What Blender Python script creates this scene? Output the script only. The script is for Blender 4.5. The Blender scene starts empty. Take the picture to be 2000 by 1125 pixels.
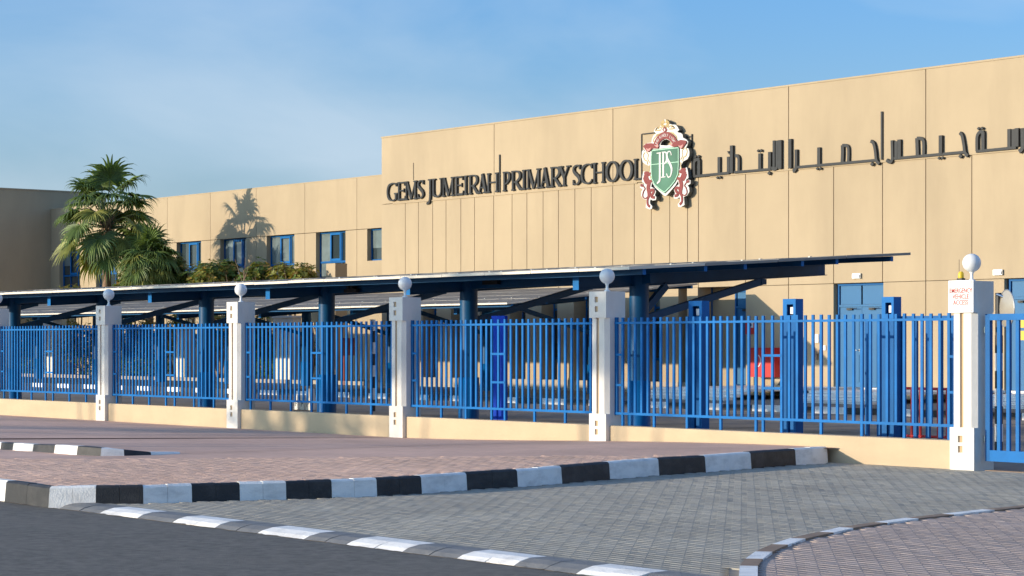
import bpy, bmesh, math, random
from mathutils import Vector, Matrix
from mathutils.geometry import tessellate_polygon
from math import sin, cos, pi, radians, sqrt, atan2
random.seed(7)
S = bpy.context.scene
C = S.collection

# ---------------------------------------------------------------- camera, sky, sun, exposure
F = 4240.0; CX = 1000.0; HY = 672.0; CAMZ = 1.6
FW = Vector((-.7780, .6283, 0)); RT = Vector((.6283, .7780, 0))
cam_d = bpy.data.cameras.new('camera'); cam = bpy.data.objects.new('camera', cam_d); C.objects.link(cam)
cam.location = (0, 0, CAMZ)
cam.rotation_euler = (radians(90), 0, atan2(.7780, .6283))
cam_d.sensor_width = 36; cam_d.lens = F / 2000 * 36
cam_d.shift_y = (HY - 562.5) / 2000
cam_d.clip_start = .1; cam_d.clip_end = 3000
S.camera = cam
S.render.resolution_x = 1024; S.render.resolution_y = 576

LD = Vector((.43, 1.0, -.19)).normalized()          # direction the sunlight travels
EL = math.asin(-LD.z)
sun_d = bpy.data.lights.new('sun', 'SUN'); sun = bpy.data.objects.new('sun', sun_d); C.objects.link(sun)
sun_d.energy = 2.0; sun_d.angle = radians(.5); sun_d.color = (1, .86, .68)
sun.rotation_euler = LD.to_track_quat('-Z', 'Y').to_euler()
sun.location = (-20, -20, 30)

W = bpy.data.worlds.new('World'); S.world = W; W.use_nodes = True
nt = W.node_tree; nt.nodes.clear()
def N(t, typ, **k):
    n = t.nodes.new(typ)
    for a, b in k.items(): setattr(n, a, b)
    return n
sky = N(nt, 'ShaderNodeTexSky', sky_type='NISHITA'); sky.sun_disc = False
sky.sun_elevation = EL; sky.sun_rotation = atan2(-LD.x, -LD.y) % (2 * pi)
sky.air_density = 1.0; sky.dust_density = 2.2; sky.ozone_density = 2.6; sky.altitude = 0
bg = N(nt, 'ShaderNodeBackground'); bg.inputs[1].default_value = .15
out = N(nt, 'ShaderNodeOutputWorld')
tc = N(nt, 'ShaderNodeTexCoord')
mp = N(nt, 'ShaderNodeMapping'); mp.inputs['Scale'].default_value = (1.5, 1.5, 4.2); mp.inputs['Location'].default_value = (9.6, .8, 3.3)
nz = N(nt, 'ShaderNodeTexNoise'); nz.inputs['Scale'].default_value = 2.3; nz.inputs['Detail'].default_value = 7; nz.inputs['Roughness'].default_value = .5; nz.inputs['Distortion'].default_value = .5
rp = N(nt, 'ShaderNodeValToRGB'); rp.color_ramp.elements[0].position = .46; rp.color_ramp.elements[1].position = .72
mx = N(nt, 'ShaderNodeMix', data_type='RGBA'); mx.inputs['B'].default_value = (1.66, 1.98, 2.32, 1)
ml = N(nt, 'ShaderNodeMath', operation='MULTIPLY'); ml.inputs[1].default_value = .44
hs = N(nt, 'ShaderNodeHueSaturation'); hs.inputs['Saturation'].default_value = 1.0; hs.inputs['Value'].default_value = 1.0
L = nt.links.new
L(tc.outputs['Generated'], mp.inputs[0]); L(mp.outputs[0], nz.inputs['Vector']); L(nz.outputs[0], rp.inputs[0])
L(rp.outputs[0], ml.inputs[0]); ad = N(nt, 'ShaderNodeMath', operation='ADD'); ad.inputs[1].default_value = .06; ad.use_clamp = True
sx = N(nt, 'ShaderNodeSeparateXYZ'); L(tc.outputs['Generated'], sx.inputs[0])
hz = N(nt, 'ShaderNodeMapRange'); hz.interpolation_type = 'SMOOTHSTEP'; hz.inputs[1].default_value = 0; hz.inputs[2].default_value = .17; hz.inputs[3].default_value = .46; hz.inputs[4].default_value = 0
L(sx.outputs['Z'], hz.inputs[0]); a2 = N(nt, 'ShaderNodeMath', operation='ADD'); L(ml.outputs[0], a2.inputs[0]); L(hz.outputs[0], a2.inputs[1]); L(a2.outputs[0], ad.inputs[0]); L(ad.outputs[0], mx.inputs['Factor'])
tn = N(nt, 'ShaderNodeVectorMath', operation='MULTIPLY'); tn.inputs[1].default_value = (.34, .545, .80)
L(sky.outputs[0], tn.inputs[0]); L(tn.outputs[0], hs.inputs['Color']); L(hs.outputs[0], mx.inputs['A']); L(mx.outputs['Result'], bg.inputs[0]); L(bg.outputs[0], out.inputs[0])
S.view_settings.view_transform = 'Standard'; S.view_settings.look = 'None'
S.view_settings.exposure = 1.36; S.view_settings.gamma = 1; S.view_settings.use_curve_mapping = False

# ---------------------------------------------------------------- photo measurement helpers
def ray(px):
    o = (px - CX) / F
    return FW.x + o * RT.x, FW.y + o * RT.y
def PY(px, py, Y):
    a, b = ray(px); Z = Y / b
    return Vector((a * Z, Y, CAMZ + (HY - py) * Z / F))
def G(px, py, z=0.0):
    a, b = ray(px); Z = (CAMZ - z) * F / (py - HY)
    return Vector((a * Z, b * Z, z))
def XR(px, Y): return PY(px, HY, Y).x

# ---------------------------------------------------------------- materials
MAT = {}
def mat(name, col, rough=.6, noise=0, nscale=3, bump=0, bscale=20, metal=0, spec=.4, var=None, coord='Object', dirt=None, transl=0, tone=0):
    m = bpy.data.materials.new(name); m.use_nodes = True; t = m.node_tree; b = t.nodes['Principled BSDF']
    b.inputs['Roughness'].default_value = rough; b.inputs['Metallic'].default_value = metal
    b.inputs['Specular IOR Level'].default_value = spec
    col = tuple(col) + (1,)
    b.inputs['Base Color'].default_value = col
    g = N(t, 'ShaderNodeNewGeometry')
    cur = None
    if noise:
        n = N(t, 'ShaderNodeTexNoise'); n.inputs['Scale'].default_value = nscale; n.inputs['Detail'].default_value = 8; n.inputs['Roughness'].default_value = .62
        t.links.new(g.outputs['Position'], n.inputs['Vector'])
        r = N(t, 'ShaderNodeMapRange'); r.inputs[1].default_value = .3; r.inputs[2].default_value = .7; r.inputs[3].default_value = 1 - noise; r.inputs[4].default_value = 1 + noise
        t.links.new(n.outputs[0], r.inputs[0])
        x = N(t, 'ShaderNodeVectorMath', operation='SCALE'); x.inputs[0].default_value = col[:3]
        t.links.new(r.outputs[0], x.inputs['Scale']); cur = x.outputs[0]
    if dirt:      # dirt = (colour, amount, scale vector): streaky stains
        m2 = N(t, 'ShaderNodeMapping'); m2.inputs['Scale'].default_value = dirt[2]
        t.links.new(g.outputs['Position'], m2.inputs[0])
        n2 = N(t, 'ShaderNodeTexNoise'); n2.inputs['Scale'].default_value = 1; n2.inputs['Detail'].default_value = 9; n2.inputs['Roughness'].default_value = .6
        t.links.new(m2.outputs[0], n2.inputs['Vector'])
        r2 = N(t, 'ShaderNodeMapRange'); r2.inputs[1].default_value = .46; r2.inputs[2].default_value = .72; r2.inputs[3].default_value = 0; r2.inputs[4].default_value = dirt[1]
        t.links.new(n2.outputs[0], r2.inputs[0])
        x2 = N(t, 'ShaderNodeMix', data_type='RGBA'); x2.inputs['B'].default_value = tuple(dirt[0]) + (1,)
        if cur: t.links.new(cur, x2.inputs['A'])
        else: x2.inputs['A'].default_value = col
        t.links.new(r2.outputs[0], x2.inputs['Factor']); cur = x2.outputs['Result']
    if tone:      # per-piece colour differences stored on the mesh
        a = N(t, 'ShaderNodeAttribute', attribute_name='tone')
        r3 = N(t, 'ShaderNodeMapRange'); r3.inputs[3].default_value = 1 - tone; r3.inputs[4].default_value = 1 + tone
        t.links.new(a.outputs['Fac'], r3.inputs[0])
        x3 = N(t, 'ShaderNodeVectorMath', operation='SCALE')
        if cur: t.links.new(cur, x3.inputs[0])
        else: x3.inputs[0].default_value = col[:3]
        t.links.new(r3.outputs[0], x3.inputs['Scale']); cur = x3.outputs[0]
    if cur: t.links.new(cur, b.inputs['Base Color'])
    if bump:
        n3 = N(t, 'ShaderNodeTexNoise'); n3.inputs['Scale'].default_value = bscale; n3.inputs['Detail'].default_value = 5
        t.links.new(g.outputs['Position'], n3.inputs['Vector'])
        bp = N(t, 'ShaderNodeBump'); bp.inputs['Strength'].default_value = bump; bp.inputs['Distance'].default_value = .02
        t.links.new(n3.outputs[0], bp.inputs['Height']); t.links.new(bp.outputs[0], b.inputs['Normal'])
    if transl:
        tr = N(t, 'ShaderNodeBsdfTranslucent'); tr.inputs[0].default_value = (col[0] * 1.5, col[1] * 1.5, col[2] * .8, 1)
        ms = N(t, 'ShaderNodeMixShader'); ms.inputs[0].default_value = transl
        o = t.nodes['Material Output']
        t.links.new(b.outputs[0], ms.inputs[1]); t.links.new(tr.outputs[0], ms.inputs[2]); t.links.new(ms.outputs[0], o.inputs[0])
    MAT[name] = m
    return m
def brickmat(name, c1, c2, mortar, bw, bh, bump=.12):
    m = mat(name, c1, .85); t = m.node_tree; b = t.nodes['Principled BSDF']
    g = N(t, 'ShaderNodeNewGeometry')
    k = N(t, 'ShaderNodeTexBrick'); k.inputs['Color1'].default_value = tuple(c1) + (1,); k.inputs['Color2'].default_value = tuple(c2) + (1,); k.inputs['Mortar'].default_value = tuple(mortar) + (1,)
    k.inputs['Scale'].default_value = 1; k.inputs['Brick Width'].default_value = bw; k.inputs['Row Height'].default_value = bh; k.inputs['Mortar Size'].default_value = .004; k.inputs['Mortar Smooth'].default_value = .3
    n = N(t, 'ShaderNodeTexNoise'); n.inputs['Scale'].default_value = .5; n.inputs['Detail'].default_value = 9
    r = N(t, 'ShaderNodeMapRange'); r.inputs[1].default_value = .3; r.inputs[2].default_value = .7; r.inputs[3].default_value = .86; r.inputs[4].default_value = 1.14
    x = N(t, 'ShaderNodeVectorMath', operation='SCALE')
    t.links.new(g.outputs['Position'], k.inputs['Vector']); t.links.new(g.outputs['Position'], n.inputs['Vector']); t.links.new(n.outputs[0], r.inputs[0])
    t.links.new(k.outputs['Color'], x.inputs[0]); t.links.new(r.outputs[0], x.inputs['Scale']); t.links.new(x.outputs[0], b.inputs['Base Color'])
    bp = N(t, 'ShaderNodeBump'); bp.inputs['Strength'].default_value = bump; bp.inputs['Distance'].default_value = .006; bp.invert = True
    t.links.new(k.outputs['Fac'], bp.inputs['Height']); t.links.new(bp.outputs[0], b.inputs['Normal'])
    return m
M = MAT
mat('cream_wall', (.455, .352, .222), .85, .06, .35, .12, 40, dirt=((.35, .27, .172), .5, (.7, .7, .16)), tone=.028)
mat('cream_wall_joint', (.36, .27, .17), .9)
mat('grey_plinth', (.42, .36, .29), .85, .06, 1, .1, 30)
mat("white_render", (.77, .73, .66), .8, .05, 2.5, .15, 35, dirt=((.52, .48, .42), .4, (1.5, 1.5, .8)))
mat('beige_render', (.52, .37, .21), .85, .05, 2, .1, 30)
mat('low_wall', (.56, .43, .275), .85, .06, 1.2, .14, 30, dirt=((.42, .32, .21), .32, (.9, .9, 3)))
mat('blue_paint', (.001, .135, .40), .5, .16, 3, spec=.18)
mat('blue_paint_dark', (.001, .10, .30), .5, .08, 3, spec=.18)
mat('royal_blue', (.001, .045, .44), .5, .05, 3, spec=.15)
mat('steel_blue', (.004, .075, .195), .45, .12, 2.5, spec=.22)
mat('door_blue', (.004, .12, .28), .5, .04, 2)
mat('dusty_panel', (.20, .185, .165), .75, .2, 3, spec=.2, dirt=((.30, .27, .23), .5, (1.3, 1.3, 1.3)))
mat('frame_dull', (.30, .28, .25), .7, .1, 4)  # duller frame tone for the panel rows behind the front one
mat('alu_frame', (.74, .66, .54), .5, .05, 4, metal=.1)
mat('alu_dull', (.45, .47, .48), .4, .05, 4, metal=.7)
mat('glass', (.035, .05, .055), .06, spec=.9)
mat('curtain_glass', (.16, .20, .20), .12, .3, 1.2, spec=.9)
mat('letter_dark', (.034, .036, .037), .5, .12, 6, spec=.2)
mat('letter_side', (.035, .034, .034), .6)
mat('crest_side', (.10, .115, .11), .55, .15, 4)
mat('crest_white', (.66, .64, .60), .5, .03, 4)
mat('crest_green', (.035, .30, .15), .4, .12, 1.4)
mat('crest_green_line', (.45, .72, .52), .5)
mat('crest_red', (.20, .012, .011), .5, .08, 6)
mat('crest_pink', (.55, .24, .21), .5)
mat('crest_gold', (.42, .29, .10), .5, .12, 8)
mat('asphalt', (.17, .155, .132), .88, .3, 10, .8, 160, dirt=((.205, .185, .155), .5, (.3, 1.4, 1)))
mat('yard', (.25, .215, .18), .9, .2, 1.3, .3, 60)
mat('sand', (.36, .28, .19), .95, .2, .2, .3, 8)
mat('joint_grey', (.27, .24, .20), .95, .2, 5)
mat('joint_pink', (.42, .30, .23), .95, .2, 5)
mat('paver_grey', (.36, .33, .27), .82, .17, .55, .35, 90, dirt=((.25, .232, .20), .5, (.5, .5, 1)), tone=.10)
mat('paver_pink', (.66, .43, .315), .85, .14, .6, .35, 90, dirt=((.50, .35, .27), .4, (.5, .6, 1)), tone=.11)
mat('paver_taupe', (.40, .315, .27), .85, .14, .7, .35, 90, dirt=((.37, .29, .24), .4, (.6, .6, 1)), tone=.10)
brickmat('far_paver_pink', (.74, .46, .33), (.67, .41, .295), (.53, .34, .25), .2, .1)
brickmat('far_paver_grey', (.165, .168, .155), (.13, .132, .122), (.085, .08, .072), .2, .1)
mat('kerb_white', (.93, .89, .82), .7, .05, 5, .3, 60, dirt=((.42, .39, .35), .5, (4, 4, 9)))
mat('kerb_black', (.028, .027, .027), .55, .25, 5, .3, 60, dirt=((.12, .11, .10), .35, (4, 4, 7)))
mat('kerb_grey', (.20, .197, .19), .7, .2, 5, .3, 60, dirt=((.24, .22, .19), .4, (5, 5, 6)))
mat('kerb_brown', (.30, .20, .13), .8, .2, 5)
mat('mortar', (.42, .33, .23), .95, .3, 12, .5, 60)
mat('bulb_globe', (.80, .80, .78), .35, .03, 6, spec=.5)
mat('red_paint', (.55, .02, .02), .4, .05, 4)
mat('sign_white', (.82, .79, .76), .5)
mat('sign_red', (.62, .04, .03), .5)
mat('yellow_plastic', (.75, .50, .03), .4)
mat('black_plastic', (.02, .02, .02), .45)
mat('chrome', (.6, .6, .6), .25, metal=1)
mat('mirror_reflect_tone', (.50, .44, .34), .25, metal=.3)  # beige stands in for the wall colour reflected in the mirror dome
mat('steps_white', (.88, .84, .78), .75, .08, 3, .2, 30)
mat('bark', (.26, .18, .115), .9, .3, 5, .8, 18)
mat('palm_bark', (.28, .17, .105), .9, .3, 7, 1, 14)
mat('palm_leaf', (.14, .20, .05), .5, .3, 2.5, transl=.25, tone=.3)
mat('palm_leaf_yellow', (.30, .31, .08), .55, .3, 3, transl=.3, tone=.3)
mat('palm_dead', (.34, .26, .15), .8, .2, 4, transl=.1)
mat('petiole', (.12, .15, .06), .6, .1, 4)
mat('leaf_green', (.10, .16, .035), .45, .35, 1.6, transl=.25, tone=.4)
mat('leaf_olive', (.24, .235, .05), .5, .35, 1.6, transl=.25, tone=.4)
mat('leaf_rust', (.34, .22, .05), .55, .35, 1.6, transl=.25, tone=.4)

# ---------------------------------------------------------------- object helpers
def tag(o, label=None, cat=None, group=None, kind=None):
    if label: o['label'] = label
    if cat: o['category'] = cat
    if group: o['group'] = group
    if kind: o['kind'] = kind
    return o
def empty(name, loc, rz=0):
    o = bpy.data.objects.new(name, None); C.objects.link(o); o.location = loc; o.rotation_euler.z = rz
    o.empty_display_size = .2
    return o
def link(name, me, parent=None, loc=None):
    o = bpy.data.objects.new(name, me); C.objects.link(o)
    if parent is not None:
        o.parent = parent
    if loc is not None: o.location = loc
    return o
class MB:
    def __init__(s, org=(0, 0, 0)): s.v = []; s.f = []; s.t = []; s.o = Vector(org); s.sm = []
    def add(s, vs, fs, tone=.5, smooth=False):
        n = len(s.v); s.v += [Vector(v) - s.o for v in vs]
        for f in fs: s.f.append([i + n for i in f]); s.t.append(tone); s.sm.append(smooth)
    def box(s, a, b, tone=.5):
        x0, y0, z0 = a; x1, y1, z1 = b
        if x0 > x1: x0, x1 = x1, x0
        if y0 > y1: y0, y1 = y1, y0
        if z0 > z1: z0, z1 = z1, z0
        s.add([(x0,y0,z0),(x1,y0,z0),(x1,y1,z0),(x0,y1,z0),(x0,y0,z1),(x1,y0,z1),(x1,y1,z1),(x0,y1,z1)],
              [(0,3,2,1),(4,5,6,7),(0,1,5,4),(1,2,6,5),(2,3,7,6),(3,0,4,7)], tone)
    def bar(s, p, q, w, h, up=(0, 0, 1)):
        p = Vector(p); q = Vector(q); d = (q - p).normalized(); up = Vector(up)
        sd = d.cross(up).normalized() * w / 2; u = sd.cross(d).normalized() * h / 2
        vs = [p-sd-u, p+sd-u, p+sd+u, p-sd+u, q-sd-u, q+sd-u, q+sd+u, q-sd+u]
        s.add(vs, [(0,1,2,3),(7,6,5,4),(0,4,5,1),(1,5,6,2),(2,6,7,3),(3,7,4,0)])
    def tube(s, pts, rad, n=10, cap=True, smooth=True):
        pts = [Vector(p) for p in pts]; rings = []
        for i, p in enumerate(pts):
            a = pts[max(i - 1, 0)]; b = pts[min(i + 1, len(pts) - 1)]
            d = (b - a).normalized(); r = rad[i] if isinstance(rad, (list, tuple)) else rad
            x = d.orthogonal().normalized() if i == 0 else (rx - d * rx.dot(d)).normalized()
            rx = x; y = d.cross(x)
            rings.append([p + (x * cos(2*pi*k/n) + y * sin(2*pi*k/n)) * r for k in range(n)])
        vs = [v for r in rings for v in r]; fs = []
        for i in range(len(pts) - 1):
            for k in range(n): fs.append((i*n+k, i*n+(k+1) % n, (i+1)*n+(k+1) % n, (i+1)*n+k))
        s.add(vs, fs, smooth=smooth)
        if cap:
            s.add(rings[0], [tuple(reversed(range(n)))]); s.add(rings[-1], [tuple(range(n))])
    def sphere(s, c, r, n=20, m=12, squash=1):
        vs = []; fs = []
        for i in range(m + 1):
            a = pi * i / m
            for k in range(n):
                b = 2*pi*k/n; vs.append((c[0]+r*sin(a)*cos(b), c[1]+r*sin(a)*sin(b), c[2]+r*squash*cos(a)))
        for i in range(m):
            for k in range(n): fs.append((i*n+k, (i+1)*n+k, (i+1)*n+(k+1) % n, i*n+(k+1) % n))
        s.add(vs, fs, smooth=True)
    def prism(s, poly, y0, y1, holes=()):
        """poly in (x, z) facing -Y: front at y0, back at y1"""
        loops = [list(poly)] + [list(h) for h in holes]
        tri = tessellate_polygon([[Vector((x, z, 0)) for x, z in lp] for lp in loops])
        allp = [p for lp in loops for p in lp]; n = len(allp)
        vs = [(x, y0, z) for x, z in allp] + [(x, y1, z) for x, z in allp]; fs = []
        for t in tri:
            a, b, c = [allp[i] for i in t]
            ccw = (b[0]-a[0])*(c[1]-a[1]) - (b[1]-a[1])*(c[0]-a[0]) > 0
            t = tuple(t) if ccw else tuple(reversed(t))
            fs.append(t); fs.append(tuple(i + n for i in reversed(t)))
        k = 0
        for li, lp in enumerate(loops):
            m = len(lp); area = sum(lp[i][0]*lp[(i+1) % m][1] - lp[(i+1) % m][0]*lp[i][1] for i in range(m))
            flip = (area < 0) != (li > 0)
            for i in range(m):
                a, b = k + i, k + (i+1) % m
                fs.append((a, b, b+n, a+n) if flip else (b, a, a+n, b+n))
            k += m
        s.add(vs, fs)
    def stroke(s, pts, w, y0, y1):
        """ribbon of given width(s) along (x,z) points, extruded y0..y1"""
        n = len(pts); ws = w if isinstance(w, (list, tuple)) else [w] * n
        Lf = []; Rt = []
        for i in range(n):
            a = pts[max(i-1, 0)]; b = pts[min(i+1, n-1)]
            dx, dz = b[0]-a[0], b[1]-a[1]; l = sqrt(dx*dx+dz*dz) or 1
            nx, nz_ = -dz/l*ws[i]/2, dx/l*ws[i]/2
            Lf.append((pts[i][0]+nx, pts[i][1]+nz_)); Rt.append((pts[i][0]-nx, pts[i][1]-nz_))
        for i in range(n - 1):
            q = [Rt[i], Rt[i+1], Lf[i+1], Lf[i]]
            vs = [(x, y0, z) for x, z in q] + [(x, y1, z) for x, z in q]
            fs = [(0,1,2,3), (7,6,5,4), (0,4,5,1), (2,6,7,3)]
            if i == 0: fs.append((3,7,4,0))
            if i == n-2: fs.append((1,5,6,2))
            s.add(vs, fs)
    def mesh(s, name, m):
        me = bpy.data.meshes.new(name); me.from_pydata([tuple(v) for v in s.v], [], s.f)
        if isinstance(m, str): m = M[m]
        me.materials.append(m)
        me.polygons.foreach_set('use_smooth', s.sm)
        at = me.attributes.new('tone', 'FLOAT', 'FACE'); at.data.foreach_set('value', s.t)
        me.update(); return me
    def build(s, name, m, parent=None, loc=None):
        if loc is None: loc = s.o
        if parent is not None and parent.type == 'EMPTY' or parent is not None:
            loc = Vector(loc) - parent.matrix_basis.translation if parent.parent is None else Vector(loc) - parent.matrix_basis.translation - parent.parent.matrix_basis.translation
        return link(name, s.mesh(name, m), parent, loc)
def catmull(pts, k=6):
    o = []
    n = len(pts)
    for i in range(n - 1):
        p0 = pts[max(i-1, 0)]; p1 = pts[i]; p2 = pts[i+1]; p3 = pts[min(i+2, n-1)]
        for j in range(k):
            t = j / k
            o.append(tuple(.5*((2*p1[d]) + (-p0[d]+p2[d])*t + (2*p0[d]-5*p1[d]+4*p2[d]-p3[d])*t*t + (-p0[d]+3*p1[d]-3*p2[d]+p3[d])*t**3) for d in range(len(p1))))
    o.append(tuple(pts[-1])); return o
def copy_tree(o, parent=None):
    c = o.copy(); C.objects.link(c)
    if parent is not None: c.parent = parent
    for ch in [x for x in KIDS.get(o.name, [])]:
        d = copy_tree(ch, c); KIDS.setdefault(c.name, []).append(d)
    return c
KIDS = {}
def note_kids(root):
    def rec(o):
        ch = list(o.children); KIDS[o.name] = ch
        for c in ch: rec(c)
    rec(root)
def text_mesh(body, size, name, m, depth=.004, sx=1.0, align='CENTER', spacing=1.0, lines=1.0):
    cu = bpy.data.curves.new(name, 'FONT'); cu.body = body; cu.size = size; cu.align_x = align; cu.align_y = 'CENTER'; cu.extrude = depth / 2
    cu.space_line = lines; cu.space_character = spacing; cu.offset = .0006
    o = bpy.data.objects.new(name, cu); C.objects.link(o)
    dg = bpy.context.evaluated_depsgraph_get(); me = bpy.data.meshes.new_from_object(o.evaluated_get(dg))
    bpy.data.objects.remove(o); bpy.data.curves.remove(cu)
    me.transform(Matrix.Rotation(pi/2, 4, 'X') @ Matrix.Diagonal((sx, 1, 1, 1)))
    me.materials.clear(); me.materials.append(M[m]); me.name = name
    return me

# ================================================================ THE SETTING: GROUND
YF = 21.76                      # front face of the boundary fence
b = MB(); b.add([(-700,-500,-.16),(500,-500,-.16),(500,800,-.16),(-700,800,-.16)], [(0,1,2,3)])
tag(b.build('ground', 'sand'), kind='structure')
RZ = -.045
b = MB()
b.add([(-160,-9,RZ),(120,-9,RZ),(120,10.12,RZ),(-160,10.12,RZ)], [(0,1,2,3)])
tag(b.build('road', 'asphalt'), kind='structure')
b = MB(); b.box((-120, 22.0, -.15), (40, 37.3, -.012)); tag(b.build('car_park', 'yard'), kind='structure')
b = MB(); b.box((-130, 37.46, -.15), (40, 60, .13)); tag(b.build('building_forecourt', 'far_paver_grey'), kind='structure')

# faded bay lines on the car park floor
b = MB()
for i in range(12):
    x = -27.3 - i * 2.4
    b.add([(x,25.2,-.006),(x+.1,25.2,-.006),(x+.1,30,-.006),(x,30,-.006)], [(0,1,2,3)])
for i in range(10):
    x = -22.5 - i * 2.6
    b.add([(x,34.2,-.006),(x+.09,34.2,-.006),(x+.09,36.8,-.006),(x,36.8,-.006)], [(0,1,2,3)])
tag(b.build('bay_line_markings', 'mortar'), kind='structure')

def sst(t): t = max(0, min(1, t)); return t*t*(3-2*t)
def pave_z(x, y):
    zf = .205 * sst((x + 31) / 10.5)
    t = max(0, min(1, (y - 10.3) / 11.3))
    return .158 * (1 - t) + zf * t
# main kerb: boundaries of the painted stones, base line in the photograph
KB = [(93,989),(187,982.8),(280,981.8),(376,979),(469,976),(560,974),(649,971),(738,968),(825.5,962.5),(914,955.5),(1013,950),(1099.5,943),(1193,935),(1289,927),(1380,921),(1469,914),(1556,907.5),(1642,902.5)]
kp = [G(px, py, 0 if px > 150 else -.03) for px, py in KB]
lead = [Vector((-28.2 + .9*i - .0, 10.13, 0)) for i in range(9)]
kp = [p for p in lead if p.x < kp[0].x - .5] + kp
for i, p in enumerate(kp):
    if p.y > 21.72: kp[i] = Vector((p.x, 21.72, 0))
def offset_line(pts, d):
    o = []
    for i, p in enumerate(pts):
        a = pts[max(i-1, 0)]; q = pts[min(i+1, len(pts)-1)]
        t = (q - a).normalized(); o.append(p + Vector((-t.y, t.x, 0)) * d)
    return o
kin = offset_line(kp, .14)        # inner edge (pavement side)
ktf = offset_line(kp, .025)
kroot = tag(empty('painted_kerb', kp[5]), kind='structure')
def kerb_stone(a0, a1, t0, t1, i0, i1, h0, h1, zb, m, parent, bev=.02):
    """one kerb stone between two section lines"""
    def sec(a, t, i, h):
        d = (i - a); d.z = 0; d.normalize()
        return [a + Vector((0,0,zb-a.z)), Vector((t.x,t.y,h-bev)), Vector((t.x,t.y,h-bev)) + d*bev*1.2 + Vector((0,0,bev)), Vector((i.x,i.y,h)), Vector((i.x,i.y,zb))]
    e = (a1 - a0).normalized() * .0015
    A = [v + e for v in sec(a0, t0, i0, h0)]; B = [v - e for v in sec(a1, t1, i1, h1)]
    n = 5; mb = MB((a0 + a1) / 2)
    fs = [(k, k+1, n+k+1, n+k) for k in range(n-1)] + [tuple(reversed(range(n))), tuple(range(n, 2*n))]
    fs = [tuple(reversed(f)) for f in fs]
    mb.add(A + B, fs)
    return mb.build('kerb_stone', m, parent)
for i in range(len(kp) - 1):
    j = len(kp) - 2 - i          # last stone (at the wall) is white
    m = 'kerb_white' if i % 2 == 0 else 'kerb_black'
    a0, a1 = kp[j], kp[j+1]
    for s in range(2):           # two stones per painted length
        f0, f1 = s / 2, (s + 1) / 2
        g = lambda L_, f: L_[j].lerp(L_[j+1], f)
        jit = random.uniform(-.004, .004)
        h0 = pave_z(*g(kin, f0).xy) + .012 + jit; h1 = pave_z(*g(kin, f1).xy) + .012 + jit + random.uniform(-.003, .003)
        kerb_stone(g(kp, f0), g(kp, f1), g(ktf, f0), g(ktf, f1), g(kin, f0), g(kin, f1), h0, h1, -.12, m, kroot)
# flush kerb between road and driveway
FK = [(150,992),(238,1001),(310,1010.5),(385,1018.5),(467,1029),(548,1039.5),(640,1051),(731,1060.5),(834,1075),(943,1088),(1062,1101),(1181,1116.5)]
fx = [G(px, py, -.05).x for px, py in FK]
while fx[-1] < 6: fx.append(fx[-1] + .62)
froot = tag(empty('flush_kerb', (fx[3], 10.2, 0)), kind='structure')
for i in range(len(fx) - 1):
    m = 'kerb_white' if i % 2 == 1 else 'kerb_grey'
    n = 2
    for s in range(n):
        x0 = fx[i] + (fx[i+1]-fx[i]) * s / n + .003; x1 = fx[i] + (fx[i+1]-fx[i]) * (s+1) / n - .003
        jz = random.uniform(-.006, .005); jy = random.uniform(-.01, .01)
        mb = MB(((x0+x1)/2, 10.3, 0))
        prof = [(10.14+jy, -.12), (10.14+jy, -.045+jz*.6), (10.20+jy, -.018+jz), (10.30, .002+jz*.6), (10.46, .004), (10.46, -.12)]
        vs = [(x0, y, z) for y, z in prof] + [(x1, y, z) for y, z in prof]; k = 6
        mb.add(vs, [(q, k+q, k+q+1, q+1) for q in range(k-1)] + [tuple(range(k)), tuple(reversed(range(k, 2*k)))])
        mb.build('kerb_stone', m, froot)
# dirty mortar haunch along the road edge
b = MB()
x = -21.5; prev = .05
while x < 6:
    w = random.uniform(.08, .3); d = random.uniform(.02, .07)
    b.add([(x,10.14-prev,RZ+.004),(x+w,10.14-d,RZ+.004),(x+w,10.145,-.04+random.uniform(-.02,.0)),(x,10.145,-.045)], [(0,1,2,3)]); prev = d; x += w
tag(b.build('mortar_haunch', 'mortar'), kind='structure')
# right hand kerb around the near pavement
RK = [(1450,1180),(1444,1150),(1443,1125),(1445,1104),(1456,1090),(1476,1076),(1508,1062),(1544,1050),(1600,1038),(1640,1029),(1708,1019),(1770,1010.5),(1840,1002.8),(1920,994),(2000,986),(2090,978),(2200,969)]
SZ = .105
rk0 = [G(px, py, SZ + .012) for px, py in RK]
rk0 += [rk0[-1] + (rk0[-1]-rk0[-2]).normalized() * d for d in (1, 2, 3)]
RKI = offset_line(rk0, -.12)
rroot = tag(empty('pavement_kerb', rk0[3]), kind='structure')
for i in range(len(rk0) - 1):
    m = 'kerb_white' if i % 2 == 0 else 'kerb_brown'
    out_ = offset_line(rk0, .02)
    mb = MB((rk0[i]+rk0[i+1])/2)
    e = (rk0[i+1]-rk0[i]).normalized()*.003
    A = [Vector((out_[i].x,out_[i].y,-.1)), Vector((rk0[i].x,rk0[i].y,SZ+.01)), Vector((RKI[i].x,RKI[i].y,SZ+.01)), Vector((RKI[i].x,RKI[i].y,-.1))]
    B = [Vector((out_[i+1].x,out_[i+1].y,-.1)), Vector((rk0[i+1].x,rk0[i+1].y,SZ+.01)), Vector((RKI[i+1].x,RKI[i+1].y,SZ+.01)), Vector((RKI[i+1].x,RKI[i+1].y,-.1))]
    A = [v + e for v in A]; B = [v - e for v in B]
    mb.add(A + B, [(0,1,5,4),(1,2,6,5),(2,3,7,6),(3,2,1,0),(4,5,6,7)])
    mb.build('kerb_stone', m, rroot)

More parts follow.
